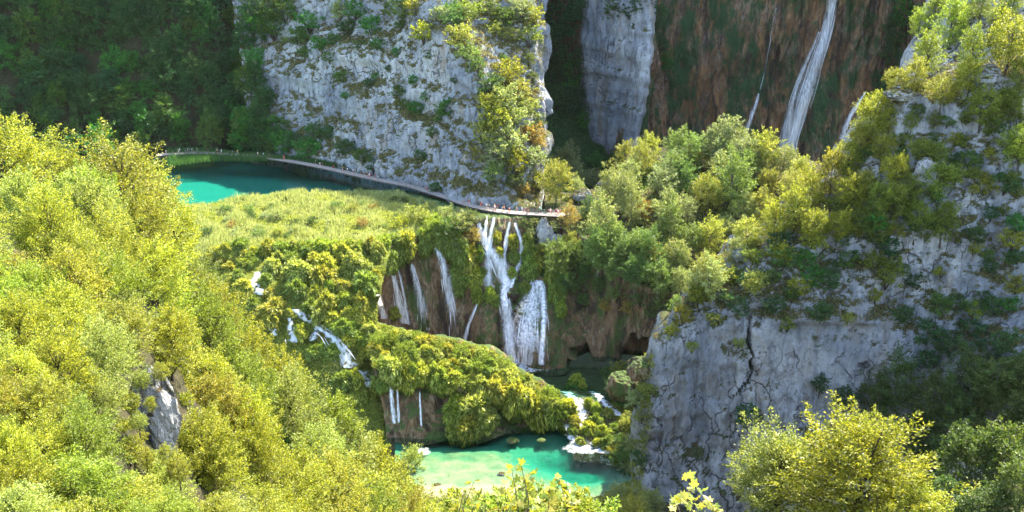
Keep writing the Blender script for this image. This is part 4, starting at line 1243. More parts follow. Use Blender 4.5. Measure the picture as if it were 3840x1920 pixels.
for x, y, r in ((860, 28, 24), (1010, 20, 32), (1065, 80, 26), (1050, 20, 24), (1110, 30, 24), (1140, 40, 30), (1160, 90, 32), (1180, 30, 28), (1180, 130, 24), (1230, 20, 26), (1270, 40, 28), (1310, 30, 32), (1335, 90, 26), (1290, 84, 20), (1240, 70, 24), (1335, 40, 24),
                (1200, 165, 20), (1230, 205, 30), (1270, 190, 34), (1262, 250, 36), (1300, 228, 34), (1240, 295, 34), (1288, 292, 32), (1325, 270, 24), (1220, 335, 30), (1280, 350, 32), (1330, 335, 28), (1250, 392, 30), (1300, 400, 32), (1200, 385, 20), (1340, 395, 28), (1350, 448, 28), (1240, 432, 22), (1290, 452, 24), (1315, 478, 20), (1230, 255, 24), (1345, 300, 22), (1335, 190, 16), (1210, 225, 16), (1265, 150, 12), (1350, 360, 20), (1330, 150, 14)):
    shrub('flank', *c2(x, y, r * 1.3), 'green' if rnd.random() < 0.7 else 'gold', CC)
# far wall: trees on the buttress and in the shaded corner
for x, y, r in ((1400, 30, 42), (1440, 60, 42), (1385, 95, 36), (1425, 120, 42), (1470, 20, 42), (1550, 62, 32), (1480, 150, 40), (1450, 205, 36), (1400, 175, 36), (1550, 20, 36), (1620, 20, 32), (1650, 50, 28), (1480, 260, 34), (1435, 255, 30), (1400, 245, 32), (1660, 110, 26), (1672, 165, 22), (1470, 305, 20), (1600, 70, 20), (1590, 30, 26),
                (1690, 210, 18), (2230, 140, 30), (2210, 200, 28), (2180, 60, 20), (2240, 90, 34), (2270, 40, 34), (2200, 250, 24), (1500, 400, 22), (1535, 410, 18), (1560, 400, 20)):
    tree('far_wall', *c2(x, y, r), 'far', 'dark', ['waterfall_wall', 'grass_bank'], tint=rnd.choice(['dark green', 'dull green', 'bluish green', 'fresh green']))

# moss hummocks of the cascade
for a in ((180, 325, 45), (270, 245, 40), (210, 270, 35), (330, 305, 40), (270, 310, 35), (120, 300, 35), (360, 250, 35), (130, 240, 30), (260, 440, 60), (400, 395, 46), (450, 340, 60), (560, 290, 60), (590, 370, 68), (700, 280, 62), (760, 330, 75), (740, 400, 76),
          (860, 230, 66), (930, 310, 70), (1000, 420, 76), (970, 520, 62), (890, 330, 55), (850, 440, 40), (450, 560, 78), (430, 640, 60), (540, 600, 24), (320, 540, 56), (330, 600, 46), (580, 450, 66), (610, 710, 52), (660, 680, 32), (730, 740, 32), (690, 830, 56), (740, 810, 36),
          (810, 840, 52), (720, 600, 56), (790, 640, 58), (860, 700, 58), (890, 760, 44), (920, 620, 50), (870, 520, 46), (760, 520, 58), (670, 560, 46), (980, 760, 46), (990, 840, 38), (960, 890, 36), (800, 920, 46), (870, 1010, 66), (940, 1000, 56), (960, 1090, 56), (890, 1130, 50),
          (1170, 600, 36), (620, 810, 32), (480, 280, 44), (640, 230, 44), (520, 220, 40), (750, 220, 44), (420, 470, 36), (230, 380, 36), (1060, 380, 40), (1010, 320, 44), (940, 700, 40), (1030, 680, 30), (840, 1120, 40), (1050, 1050, 40), (700, 470, 46), (790, 450, 44), (230, 300, 30), (60, 280, 34)):
    hummock('cascade', *c1(*a), ['moss_slope', 'falls_wall', 'meadow', 'mossy_mound'])
for i, (u, v) in enumerate(((214, 250), (226, 252), (240, 249), (254, 251), (268, 247), (281, 249), (294, 246), (308, 248), (321, 246), (334, 247), (347, 245), (360, 246), (372, 244), (383, 245), (392, 240), (248, 256), (300, 254), (330, 253), (356, 252), (378, 252))):
    hummock('cascade', u, v, 6.0 + (i * 37 % 11) * 0.35, ['moss_slope', 'meadow'])
# mossy mound: cushions on its back, bushes hanging down its front
scatter([(368, 326), (417, 338), (457, 345), (493, 356), (521, 378), (549, 394), (574, 414), (578, 424), (555, 412), (500, 398), (468, 390), (440, 374), (408, 371), (374, 366)], ['mossy_mound'], (0.9, 3.0), 95, 0.4,
        lambda u, v, r: hummock('mound', u, v + 0.9 * r, r, ['mossy_mound']) if r < 9 else shrub('mound', u, v + 0.8 * r, r * 0.9, 'gold', ['mossy_mound'], 'lime green'), 24)
for a in ((1150, 1040, 34), (1200, 1030, 40), (1185, 1075, 34), (1225, 1060, 30), (1140, 1085, 22), (1300, 1000, 40), (1345, 1030, 38), (1395, 1040, 34), (1425, 1060, 24), (1020, 955, 28), (1100, 950, 32), (965, 960, 26), (1060, 940, 26), (1250, 985, 30), (1150, 1010, 24), (1270, 960, 26), (1140, 960, 24), (985, 930, 30), (1160, 1100, 18)):
    hummock('mound', *c2(*a), ['mossy_mound'], hs=1.25)
scatter([(200, 216), (250, 206), (300, 201), (350, 201), (400, 202), (435, 212), (430, 224), (396, 234), (320, 240), (205, 248)], ['meadow'], (1.2, 2.6), 34, 0.6,
        lambda u, v, r: shrub('meadow', u, v + 0.8 * r, r, 'green', ['meadow'], hs=0.9), 31)
# islets in the stream, bank at the foot of the near cliff
SB = ['stream_bed', 'mossy_mound']
for a in ((1450, 960, 18), (1435, 975, 14), (1465, 975, 14), (1480, 1015, 13), (1500, 1028, 14), (1530, 1040, 14), (1480, 1080, 18), (1500, 1060, 18), (1515, 1090, 18), (1460, 1108, 12), (1500, 1112, 10), (1440, 1085, 12), (1530, 1110, 20), (1545, 1075, 14)):
    hummock('islet', *c2(*a), SB)
for x, y, r, k in ((1545, 975, 26, 'green'), (1560, 930, 30, 'green'), (1590, 905, 26, 'gold'), (1610, 880, 24, 'gold'), (1600, 950, 30, 'green'), (1625, 930, 24, 'green'), (1560, 1000, 24, 'dark'), (1600, 1000, 28, 'green'), (1615, 1040, 26, 'green'), (1580, 1060, 26, 'green'), (1560, 1110, 26, 'green'), (1590, 1110, 26, 'green'), (1570, 1150, 28, 'green'), (1545, 1130, 20, 'gold'), (1585, 1180, 28, 'green'), (1625, 1090, 20, 'green'), (1610, 1150, 24, 'dark'),
                   (1590, 860, 16, 'gold'), (1630, 980, 22, 'gold')):
    shrub('bank', *c2(x, y, r), k, ['stream_bed', 'right_cliff', 'pool_bed', 'near_bank'])
for x, y, r in ((1560, 1240, 34), (1600, 1250, 34), (1520, 1265, 28), (1590, 1290, 40), (1470, 1280, 26), (1640, 1270, 30), (1030, 1110, 30), (1000, 1080, 30), (1020, 1060, 22)):
    tree('shore', *c2(x, y, r), 'green', 'green', ['near_bank', 'right_cliff', 'left_hillside', 'moss_slope'], tint=rnd.choice(['pale green', 'yellow-green']))
# the sharp bushes along the lip of the lower falls
for a in ((1010, 560, 30), (1050, 545, 34), (1090, 560, 34), (1130, 570, 34), (1160, 555, 34), (1180, 590, 30), (1150, 610, 28), (1075, 590, 24), (1000, 600, 24), (1120, 540, 24), (1185, 545, 22), (1320, 560, 20), (1340, 590, 24), (1365, 560, 16), (1395, 570, 18), (1345, 560, 14)):
    shrub('lip', *c2(*a), 'gold' if a[0] < 1100 else 'green', ['falls_wall', 'meadow', 'wooded_terrace'])

scatter([(690, 300), (722, 268), (790, 215), (846, 168), (890, 118), (930, 90), (1020, 84), (1024, 330), (960, 320), (880, 300), (780, 306), (705, 318)], RH, (1.6, 3.5), 60, 0.66,
        lambda u, v, r: shrub('ledge', u, v + 0.8 * r, r, 'dark' if rnd.random() < 0.55 else 'gold', RH, None if rnd.random() < 0.5 else 'olive'), 33)
for a in ((1160, 640, 26), (1185, 660, 24), (1140, 620, 26), (1110, 600, 24), (1165, 690, 22), (1190, 700, 18), (1070, 610, 20), (1020, 620, 22), (1000, 640, 20), (1252, 600, 10), (1256, 640, 10), (1290, 610, 12), (1292, 650, 12), (1288, 690, 10), (1330, 640, 16), (1336, 680, 18), (1326, 610, 14), (1320, 730, 12), (1345, 660, 16), (1150, 720, 18),
          (980, 660, 20), (1208, 640, 12), (1215, 690, 10), (1232, 745, 14), (1200, 745, 14), (1250, 760, 10), (1390, 690, 20), (1395, 650, 22), (1400, 740, 18), (1410, 780, 14)):
    hummock('falls_moss', a[0] / 2.5156, a[1] / 2.5156, a[2] / 2.1, ['falls_wall'], hs=1.5, tint=rnd.choice(['deep green', 'deep green', 'bright green', 'yellow-green']))
# ---------------------------------------------------------------- boardwalk
WALK = [G(u, v, 1.1) for u, v in k2([(395, 390), (440, 386), (500, 384), (560, 386), (640, 392), (700, 400), (760, 410), (830, 424), (900, 440), (960, 453), (1030, 467), (1080, 482), (1130, 498), (1180, 515), (1240, 528), (1300, 535), (1360, 538), (1405, 540), (1432, 541)])]
WALKC = cr_matrix(700, len(WALK)) @ np.array(WALK)
seg = np.linalg.norm(np.diff(WALKC, axis=0), axis=1)
ARC = np.concatenate([[0], np.cumsum(seg)])
def walk_at(s):
    p = np.array([np.interp(s, ARC, WALKC[:, i]) for i in range(3)])
    q = np.array([np.interp(s + 0.5, ARC, WALKC[:, i]) for i in range(3)]) - np.array([np.interp(s - 0.5, ARC, WALKC[:, i]) for i in range(3)])
    d = q / (np.linalg.norm(q) + 1e-9)
    return p, d, np.array((-d[1], d[0], 0.0))
bw_root = empty('boardwalk', tuple(WALKC[350]))
tag(bw_root, 'long weathered wooden boardwalk curving along the foot of the grey cliff above the falls', 'boardwalk')
def bw_link(mb, name, mat, stuff=False):
    o = mb.build(name, mat, bw_root)
    o.matrix_parent_inverse = bw_root.matrix_world.inverted()
    o.location = -Vector(bw_root.location)
    o.matrix_parent_inverse.identity()
    if stuff: o['kind'] = 'stuff'
    return o
pl = MB()
s, total = 0.0, ARC[-1]
HALF = 1.45
while s < total:
    p, d, n = walk_at(s)
    w = HALF * (1.0 if s < total - 7 else 1.25)
    pl.box(p + np.array((0, 0, rnd.uniform(-.012, .012))), (0.135, w + rnd.uniform(-.05, .05), 0.035), [d, n, (0, 0, 1)])
    s += 0.31
bw_link(pl, 'deck_planks', M['wood'], True)
for sgn in (-1, 1):
    jb = MB()
    jb.tube([walk_at(x)[0] + walk_at(x)[2] * sgn * 1.3 - np.array((0, 0, 0.27)) for x in np.arange(0, total, 2.5)], 0.2, 4)
    bw_link(jb, 'beam', M['dark_wood'])
for x in np.arange(1.0, total, 3.4):
    p, d, n = walk_at(x)
    for sgn in (-1, 1):
        pb = MB()
        c = p + n * sgn * 1.0
        pb.tube([c + np.array((0, 0, -1.9)), c + np.array((0, 0, 0.02))], 0.09, 5)
        bw_link(pb, 'pile', M['dark_wood'])
def railing(s0, s1, sgn):
    for z in (0.55, 1.05):
        r = MB()
        r.tube([walk_at(x)[0] + walk_at(x)[2] * sgn * 1.12 + np.array((0, 0, z)) for x in np.arange(s0, s1, 1.5)], 0.055, 4)
        bw_link(r, 'rail', M['wood'])
    for x in np.arange(s0, s1, 2.0):
        r = MB()
        c = walk_at(x)[0] + walk_at(x)[2] * sgn * 1.12
        r.tube([c, c + np.array((0, 0, 1.15))], 0.06, 4)
        bw_link(r, 'rail_post', M['dark_wood'])
def s_of_u(u):
    uu = np.array([proj(p)[0] for p in WALKC])
    return float(np.interp(u, uu, ARC))
railing(s_of_u(404), s_of_u(430), 1)
railing(s_of_u(404), s_of_u(420), -1)
railing(s_of_u(528), s_of_u(566), 1)
railing(s_of_u(486), s_of_u(500), -1)

# ---------------------------------------------------------------- people on the boardwalk
def skinned(name, joints, edges, radii, root=0, sub=1):
    me = bpy.data.meshes.new(name)
    me.from_pydata([Vector(j) for j in joints], edges, [])
    o = link(name, me)
    md = o.modifiers.new('skin', 'SKIN')
    for i, r in enumerate(radii):
        me.skin_vertices[0].data[i].radius = (r, r)
        me.skin_vertices[0].data[i].use_root = i == root
    sb = o.modifiers.new('sub', 'SUBSURF')
    sb.levels = sb.render_levels = sub
    dg = bpy.context.evaluated_depsgraph_get()
    out = bpy.data.meshes.new_from_object(o.evaluated_get(dg))
    out.name = name
    bpy.data.objects.remove(o, do_unlink=True)
    out.materials.clear()
    out.materials.append(M['cloth'])
    for p in out.polygons: p.use_smooth = True
    return out

POSES = {  # forward swing of left leg, right leg, left arm, right arm, elbow bend, lean
    'standing': (0.02, -0.02, 0.02, -0.02, 0.1, 0.0), 'walking': (0.3, -0.26, -0.22, 0.22, 0.3, 0.04),
    'striding': (-0.34, 0.34, 0.26, -0.24, 0.35, 0.06), 'looking out with arms raised to a camera': (0.05, -0.05, 0.34, 0.34, 1.0, 0.0)}
BODY = {}
for pose, (la, ra, lA, rA, eb, ln) in POSES.items():
    hip, chest, neck = (0, 0, 0.92), (0, ln, 1.30), (0, ln * 1.4, 1.48)
    J = [hip, (0, ln * .5, 1.1), chest, neck, (0, ln * 1.6, 1.56), (0, ln * 1.7 + .015, 1.65), (0, ln * 1.7, 1.74)]
    E = [(0, 1), (1, 2), (2, 3), (3, 4), (4, 5), (5, 6)]
    Rr = [0.13, 0.115, 0.135, 0.055, 0.06, 0.098, 0.075]
    legs = []
    for sg, sw in ((-1, la), (1, ra)):
        h = (sg * 0.1, 0, 0.86); k = (sg * 0.105, sw * 0.55 + .03, 0.48); a = (sg * 0.105, sw - (0.1 if sw < -.1 else 0), 0.09 + (0.06 if sw < -.1 else 0)); t = (sg * 0.115, a[1] + 0.15, a[2] - 0.05)
        i = len(J); J += [h, k, a, t]; E += [(0, i), (i, i + 1), (i + 1, i + 2), (i + 2, i + 3)]; Rr += [0.095, 0.06, 0.042, 0.036]
        legs.append((h, k))
    arms = []
    for sg, sw in ((-1, lA), (1, rA)):
        up = eb > 0.9
        sh = (sg * 0.19, ln, 1.42); el = (sg * 0.25, ln + sw * 0.5, 1.17 if not up else 1.24)
        wr = (sg * (0.25 if not up else 0.1), ln + sw * 0.9 + 0.2 * eb, 0.94 + 0.1 * eb if not up else 1.55); hd = (wr[0], wr[1] + 0.02 + .05 * eb, wr[2] - 0.09 + (0.14 if up else 0))
        i = len(J); J += [sh, el, wr, hd]; E += [(2, i), (i, i + 1), (i + 1, i + 2), (i + 2, i + 3)]; Rr += [0.06, 0.045, 0.033, 0.04]
        arms.append((sh, el))
    body = skinned('body', J, E, Rr)
    sJ = [(0, ln * .1, 0.88), (0, ln * .5, 1.1), (0, ln, 1.30), (0, ln * 1.2, 1.43)]
    sE, sR = [(0, 1), (1, 2), (2, 3)], [0.155, 0.14, 0.16, 0.085]
    for sh, el in arms:
        i = len(sJ); m_ = tuple(a * .45 + b * .55 for a, b in zip(sh, el)); sJ += [sh, m_]; sE += [(2, i), (i, i + 1)]; sR += [0.082, 0.07]
    shirt = skinned('shirt', sJ, sE, sR)
    pJ, pE, pR = [(0, 0, 0.93)], [], [0.15]
    for h, k in legs:
        i = len(pJ); m_ = tuple(a * .3 + b * .7 for a, b in zip(h, k)); pJ += [h, m_]; pE += [(0, i), (i, i + 1)]; pR += [0.118, 0.095]
    shorts = skinned('shorts', pJ, pE, pR)
    hair = skinned('hair', [(0, ln * 1.7 - .03, 1.66), (0, ln * 1.7 - .02, 1.75), (0, ln * 1.7 - .05, 1.58)], [(0, 1), (0, 2)], [0.104, 0.085, 0.07])
    BODY[pose] = (body, shirt, shorts, hair)

C_ = {'white': (.75, .75, .73), 'red': (.5, .03, .025), 'pink': (.62, .25, .25), 'peach': (.6, .38, .26), 'tan': (.42, .3, .18), 'black': (.02, .02, .022), 'navy': (.03, .05, .14), 'pale blue': (.35, .5, .68), 'yellow': (.65, .48, .06),
      'orange': (.62, .2, .04), 'grey': (.25, .26, .28), 'maroon': (.2, .03, .04), 'green': (.06, .18, .07), 'denim blue': (.09, .15, .28), 'beige': (.5, .42, .3), 'dark': (.035, .035, .05)}
HAIRS = {'dark': (.02, .014, .01), 'brown': (.10, .055, .03), 'fair': (.38, .26, .12), 'grey': (.35, .34, .33)}
SKIN = [(.58, .36, .26), (.48, .28, .19), (.62, .42, .32), (.36, .2, .13)]
def z7(x, y): return (600 + x / 3.22) / 3.75
def z8(x, y): return (1400 + x / 3.22) / 3.75
CREW = [(z7(x, 0), t, b) for x, t, b in ((95, 'peach', 'tan'), (150, 'green', 'dark'), (195, 'tan', 'white'), (250, 'white', 'dark'), (290, 'dark', 'navy'), (330, 'grey', 'black'), (360, 'navy', 'dark'), (405, 'white', 'navy'), (455, 'tan', 'grey'), (570, 'maroon', 'dark'), (690, 'peach', 'black'), (720, 'orange', 'dark'), (765, 'white', 'tan'),
        (870, 'grey', 'green'), (945, 'yellow', 'green'), (1190, 'white', 'red'), (1270, 'white', 'black'), (1330, 'maroon', 'black'), (1480, 'red', 'red'), (1522, 'pink', 'red'), (1885, 'black', 'dark'), (1950, 'white', 'pink'), (1988, 'maroon', 'dark'), (2110, 'red', 'black'), (2195, 'yellow', 'pink'), (2250, 'black', 'navy'), (2278, 'white', 'black'), (2318, 'white', 'pink'), (2360, 'peach', 'grey'), (2430, 'maroon', 'dark'), (2470, 'grey', 'maroon'), (2500, 'red', 'grey'), (2535, 'white', 'red'), (2566, 'red', 'dark'))]
CREW += [(z8(x, 0), t, b) for x, t, b in ((32, 'pink', 'dark'), (655, 'red', 'black'), (675, 'maroon', 'navy'), (975, 'white', 'black'), (1140, 'red', 'pink'), (1235, 'grey', 'denim blue'), (1300, 'red', 'pink'), (1325, 'orange', 'red'), (1382, 'white', 'peach'), (1430, 'pink', 'red'), (1455, 'peach', 'red'), (1510, 'white', 'orange'), (1546, 'orange', 'black'), (1582, 'pale blue', 'white'), (1630, 'pink', 'orange'), (1760, 'white', 'grey'), (1850, 'red', 'pale blue'), (1890, 'pink', 'red'),
        (2130, 'white', 'beige'), (2165, 'maroon', 'red'), (2190, 'white', 'pink'), (2215, 'red', 'maroon'), (2240, 'peach', 'white'), (2282, 'red', 'dark'), (2315, 'pink', 'beige'))]
CREW += [(z8(x, 0), t, b) for x, t, b in ((1345, 'white', 'denim blue'), (1405, 'tan', 'black'), (1480, 'red', 'grey'), (1560, 'pink', 'navy'), (1610, 'white', 'maroon'), (1660, 'peach', 'red'), (1700, 'grey', 'orange'), (1795, 'tan', 'red'), (1870, 'orange', 'grey'), (2120, 'red', 'black'), (2150, 'pale blue', 'grey'), (2205, 'white', 'orange'), (2262, 'maroon', 'beige'), (2300, 'white', 'navy'), (60, 'red', 'navy'), (80, 'white', 'grey'), (1110, 'grey', 'maroon'))]
MAXLEFT = max(u for u, _t, _b in CREW)
used_lab = set()
for i, (u, top_, bot) in enumerate(CREW):
    s_ = min(max(s_of_u(u) + rnd.uniform(-0.9, 0.9), 1.0), total - 0.8)
    p, d, n = walk_at(s_)
    p = p + n * rnd.uniform(-0.75, 0.75)
    pose = rnd.choice(['standing', 'walking', 'striding', 'walking', 'standing', 'looking out with arms raised to a camera']) if i % 9 else 'looking out with arms raised to a camera'
    face = math.atan2(d[1], d[0]) - math.pi / 2 + (math.pi if rnd.random() < 0.4 else 0) + rnd.uniform(-.3, .3)
    if pose[0] == 'l': face = math.atan2(-n[1], -n[0]) - math.pi / 2 + rnd.uniform(-.4, .4)
    root = empty('person', (p[0], p[1], p[2] + 0.035), face)
    k = rnd.uniform(0.94, 1.06)
    root.scale = (k, k, k)
    hname = rnd.choice(list(HAIRS))
    sk = rnd.choice(SKIN)
    for me, nm, c in zip(BODY[pose], ('body', 'shirt', 'shorts', 'hair'), (sk, C_[top_], C_[bot], HAIRS[hname])):
        o = link(nm, me, root)
        o.color = (*c, 1)
    where = ('by the shaded trees' if u < 235 else 'under the cliff foot' if u < 300 else 'on the long lake stretch' if u < 420 else 'below the prow of the cliff' if u < 510 else 'above the waterfall lip' if u < 555 else "at the walk's pale end")
    act = 'with arms raised' if pose[0] == 'l' else pose
    lab = f'person in {top_} top and {bot} shorts, {act} {where}'
    if lab in used_lab: lab = f'{hname}-haired ' + lab
    if len(lab.split()) > 16: lab = lab.replace('with arms raised', 'arms up').replace('by the shaded trees', 'by shaded trees')
    used_lab.add(lab)
    tag(root, lab, 'person', 'visitors on the boardwalk')

# ---------------------------------------------------------------- rocks
def rock_mesh(name, seed, sx, sy, sz, n=40, rough=0.16, mat='limestone_pale', facet=1.0):
    th, ph = np.meshgrid(np.linspace(0, 2 * math.pi, n, endpoint=False), np.linspace(0.02, math.pi - 0.02, n // 2 + 4))
    D = np.stack([np.sin(ph) * np.cos(th), np.sin(ph) * np.sin(th), np.cos(ph)], -1).reshape(-1, 3)
    val, gap = blocks(D * 1.5 + seed * 3.3)
    r = 1 + rough * fbm(D * 1.4 + seed, 4) + 0.16 * facet * (val - 0.5) + 0.06 * ridged(D * 5 + seed)
    P = D * r[:, None] * np.array((sx, sy, sz))
    i = np.arange(len(D)).reshape(-1, n)
    f = np.stack([i[:-1], i[1:], np.roll(i, -1, 1)[1:], np.roll(i, -1, 1)[:-1]], -1).reshape(-1, 4)
    return mesh_np(name, P, f, M[mat], False)

def boulder(label, u, v, w_px, h_px, seed, surf=None, mat='limestone_pale', depth=0.8, y=None, tilt=0.0, group=None, name='boulder', facet=1.6):
    """centre and half sizes as seen"""
    if y is None:
        h = hit(u, v + h_px * 0.8, surf)
        if h is None: return
        y = h[0].y + 0.3
    c = V(u, v, y)
    k = proj(c)[2] / FOC
    o = link(name, rock_mesh('boulder', seed, w_px * k, w_px * k * depth, h_px * k, mat=mat, n=56 if w_px > 8 else 36, facet=facet))
    o.location = c
    o.rotation_euler = (0, tilt, rnd.uniform(-.4, .4))
    return tag(o, label, 'boulder', group)

BY = hit(152, 446, ['left_hillside'])[0].y + 1.0
boulder('big blue-grey boulder half buried in the golden trees of the near hillside', 152, 416, 25, 48, 5, ['left_hillside'], 'limestone_blue', 0.8, y=BY, tilt=0.08)
gR = 'pale rocks right of the boardwalk'
for i, (x, y, r, h, lab) in enumerate(((430, 520, 52, 34, 'large pale rock outcrop in the sun right of the boardwalk end'), (500, 560, 36, 22, 'lower pale rock just below the large outcrop by the boardwalk'), (590, 430, 40, 22, 'pinkish flat rock behind the large outcrop near the grass bank'), (570, 480, 30, 20, 'small pale rock between the outcrop and the big trees'))):
    u, v, rr = c3(x, y, r)
    boulder(lab, u, v, rr * 1.2, c3(0, 0, h)[2] * 1.2, 20 + i, WT, group=gR)
for i, (x, y, w, h, lab) in enumerate(((170, 800, 44, 100, 'tall grey rock pinnacle standing beside the waterfall under the boardwalk end'), (250, 830, 34, 50, 'sunlit pale rock hugging the grey pinnacle by the falls'))):
    u, v, rr = c3(x, y, w)
    boulder(lab, u, v, rr * 1.15, c3(0, 0, h)[2], 30 + i, WT, 'limestone_blue' if i == 0 else 'limestone_pale', facet=3.0)
for i, (x, y, w, h, lab) in enumerate(((1880, 475, 26, 20, 'pale rock among the bushes at the foot of the right hill'), (1925, 495, 22, 16, 'small grey rock beside the lone sapling on the right hill'), (2270, 235, 46, 15, 'sunlit pale rock head crowning the upper right cliff'), (2480, 190, 44, 24, 'grey rock crest beneath the highest golden tree'), (1752, 555, 16, 12, 'rounded grey stone peeking from the bushes above the cave'), (1860, 640, 20, 18, 'white stone between shrubs in the middle of the right hill'), (2330, 440, 30, 40, 'narrow pale slab between ledge shrubs on the right cliff'))):
    boulder(lab, *c2(x, y, 0)[:2], w / 2.5156, h / 2.5156, 40 + i, RH, 'limestone_pale', 0.7)
boulder('tan tufa rock with mossy sides beside the upper pool', *c2(1570, 975, 0)[:2], 17, 17, 61, ['stream_bed', 'right_cliff'], 'travertine', 0.9)
boulder('broad pale tufa rock above the mossy tan one by the near cliff', *c2(1610, 930, 0)[:2], 14, 12, 62, ['stream_bed', 'right_cliff'], 'travertine', 0.9)
boulder('small round rock with the chute splitting around it, under the crooked fall', *c2(1290, 745, 0)[:2], 6, 6, 63, FW, 'travertine', 0.9)
boulder('brown tufa knob leaning on the front of the mossy mound', *c2(1150, 1080, 0)[:2], 12, 20, 64, ['mossy_mound'], 'travertine', 0.7)
boulder('pale stone at the foot of the broad bell-shaped fall', *c2(1262, 895, 0)[:2], 9, 8, 65, FW, 'travertine', 0.8)
for i, (x, y, w, h, lab) in enumerate(((1290, 1108, 7, 3, 'flat yellowish stone awash in the turquoise pool'), (1362, 1108, 5, 2.2, 'smaller flat stone awash near the cascade of the pool'), (1101, 1220, 4, 2, 'little dark stone on the sandy shallows'), (1262, 1192, 4, 2, 'dark stone under the clear water in the middle of the pool'))):
    u, v, _ = c2(x, y, 0)
    p = G(u, v, -42.12)
    o = link('stone', rock_mesh('stone', 70 + i, w * 0.24, w * 0.2, h * 0.2, 20, mat='travertine' if i < 2 else 'limestone_pale'))
    o.location = p
    tag(o, lab, 'stone', 'stones in the turquoise pool')

# ---------------------------------------------------------------- reeds, grass and other ground cover: nobody could count it
def blades(name, pts, hgt, wid, mat, seed, lean=0.35, per=1):
    g = np.random.default_rng(seed)
    P = np.repeat(np.asarray(pts), per, 0)
    m = len(P)
    A = unit(np.stack([g.normal(size=m) * lean, g.normal(size=m) * lean, np.ones(m)], 1))
    L = hgt * g.uniform(0.5, 1.25, m) if np.isscalar(hgt) else np.repeat(hgt, per) * g.uniform(0.6, 1.2, m)
    nrm = unit(np.stack([g.normal(size=m), g.normal(size=m), 0.3 * g.normal(size=m)], 1))
    off = np.stack([g.normal(size=m) * wid * 1.5, g.normal(size=m) * wid * 1.5, np.zeros(m)], 1)
    v, q = leaf_quads(P + off * (per > 1) + A * (L * 0.45)[:, None], A, nrm, L, np.full(m, wid) * g.uniform(0.7, 1.4, m))
    return tag(link(name, mesh_np(name, v, q, M[mat], False)), kind='stuff')

def sample(poly, surf, n, seed, maxn=1e9, up=None):
    g = random.Random(seed)
    us, vs_ = [p[0] for p in poly], [p[1] for p in poly]
    out = []
    t = 0
    while len(out) < n and t < n * 6:
        t += 1
        u, v = g.uniform(min(us), max(us)), g.uniform(min(vs_), max(vs_))
        if not in_poly(u, v, poly): continue
        h = hit(u, v, surf)
        if h is None or (up is not None and h[1].z < up): continue
        out.append(tuple(h[0]))
    return np.array(out)

pts = sample([(195, 206), (240, 199), (300, 192), (350, 192), (398, 193), (430, 204), (468, 217), (474, 221), (430, 232), (395, 244), (320, 250), (205, 260), (128, 262), (126, 206)], ['meadow'], 10500, 5)
clump = perlin(pts / np.array((7.0, 9.0, 7.0)) + 3.0)
blades('reeds', pts, 0.8 + 2.4 * np.clip(clump + 0.25, 0, 1), 0.16, 'reed', 6, 0.3, per=8)
sel = pts[clump > 0.28]
blades('sedge', sel, 1.5, 0.22, 'leaf_green', 7, 0.4, per=6)
sel = pts[(clump < -0.2)]
blades('grass', sel, 0.9, 0.2, 'leaf_moss', 8, 0.5, per=7)
pts = sample([(205, 252), (320, 242), (396, 236), (392, 270), (384, 300), (380, 330), (385, 380), (400, 441), (340, 440), (270, 400), (215, 300)], ['moss_slope'], 6000, 9)
blades('moss_grass', pts, 0.7, 0.16, 'leaf_moss', 10, 0.8, per=8)
# reed belt on the far shore of the lake
far_pts = []
g = random.Random(12)
for _ in range(2600):
    u = g.uniform(168, 345)
    t = g.random()
    vv = np.interp(u, (168, 200, 230, 260, 300, 345), (150, 150, 154, 157, 160, 166)) + t * np.interp(u, (168, 200, 230, 270, 345), (18, 13, 8, 4, 2))
    far_pts.append(G(u, vv, 0.0))
blades('reeds', far_pts, 2.0, 0.2, 'leaf_dark', 13, 0.2, per=5)
pts = sample([(545, 70), (560, 60), (600, 110), (632, 160), (700, 170), (640, 190), (600, 185), (560, 165), (544, 150)], ['grass_bank', 'wooded_terrace'], 5000, 14)
blades('grass', pts, 0.9, 0.35, 'leaf_dark', 15, 0.5, per=5)
# dry grass and low growth on the rock ledges
for surf, poly, n, seed, mat, hh in ((['right_cliff'], [(670, 330), (705, 270), (790, 190), (850, 140), (905, 90), (1024, 40), (1024, 400), (900, 330), (780, 320), (700, 318)], 9000, 16, 'dry_grass', 0.5),
                                     (['central_cliff'], [(240, -10), (545, -10), (545, 205), (460, 196), (285, 155), (240, 100)], 9000, 17, 'dry_grass', 0.8),
                                     (['wooded_terrace'], [(545, 205), (600, 170), (760, 160), (800, 260), (690, 300), (640, 290), (600, 270)], 4000, 18, 'leaf_green', 0.9),
                                     (['stream_bed', 'right_cliff', 'near_bank'], [(600, 370), (655, 350), (650, 420), (640, 500), (610, 480), (620, 430)], 3000, 19, 'leaf_moss', 0.5)):
    pts = sample(poly, surf, n, seed, up=0.5 if 'cliff' in surf[0] else 0.2)
    if len(pts): blades('ledge_grass' if 'cliff' in surf[0] else 'grass', pts, hh, 0.2, mat, seed, 0.6, per=6)
pts = sample([(364, 320), (417, 333), (457, 340), (493, 350), (521, 373), (549, 388), (574, 410), (580, 424), (557, 416), (500, 402), (469, 395), (440, 376), (408, 374), (372, 370)], ['mossy_mound'], 5000, 20, up=0.3)
blades('moss_grass', pts, 0.55, 0.14, 'leaf_moss', 21, 0.9, per=9)
pts = sample([(0, 190), (130, 220), (300, 400), (440, 530), (470, 600), (0, 600)], ['left_hillside'], 9000, 22)
pts = pts[pts[:, 1] > 95]
blades('undergrowth', pts, 0.8, 0.3, 'leaf_dark', 23, 0.8, per=6)  # dark leaf colour puts shade into the gaps between the crowns
pts = sample([(380, 480), (640, 478), (660, 520), (380, 520)], ['near_bank'], 2500, 24)
blades('grass', pts, 0.8, 0.25, 'leaf_green', 25, 0.7, per=5)
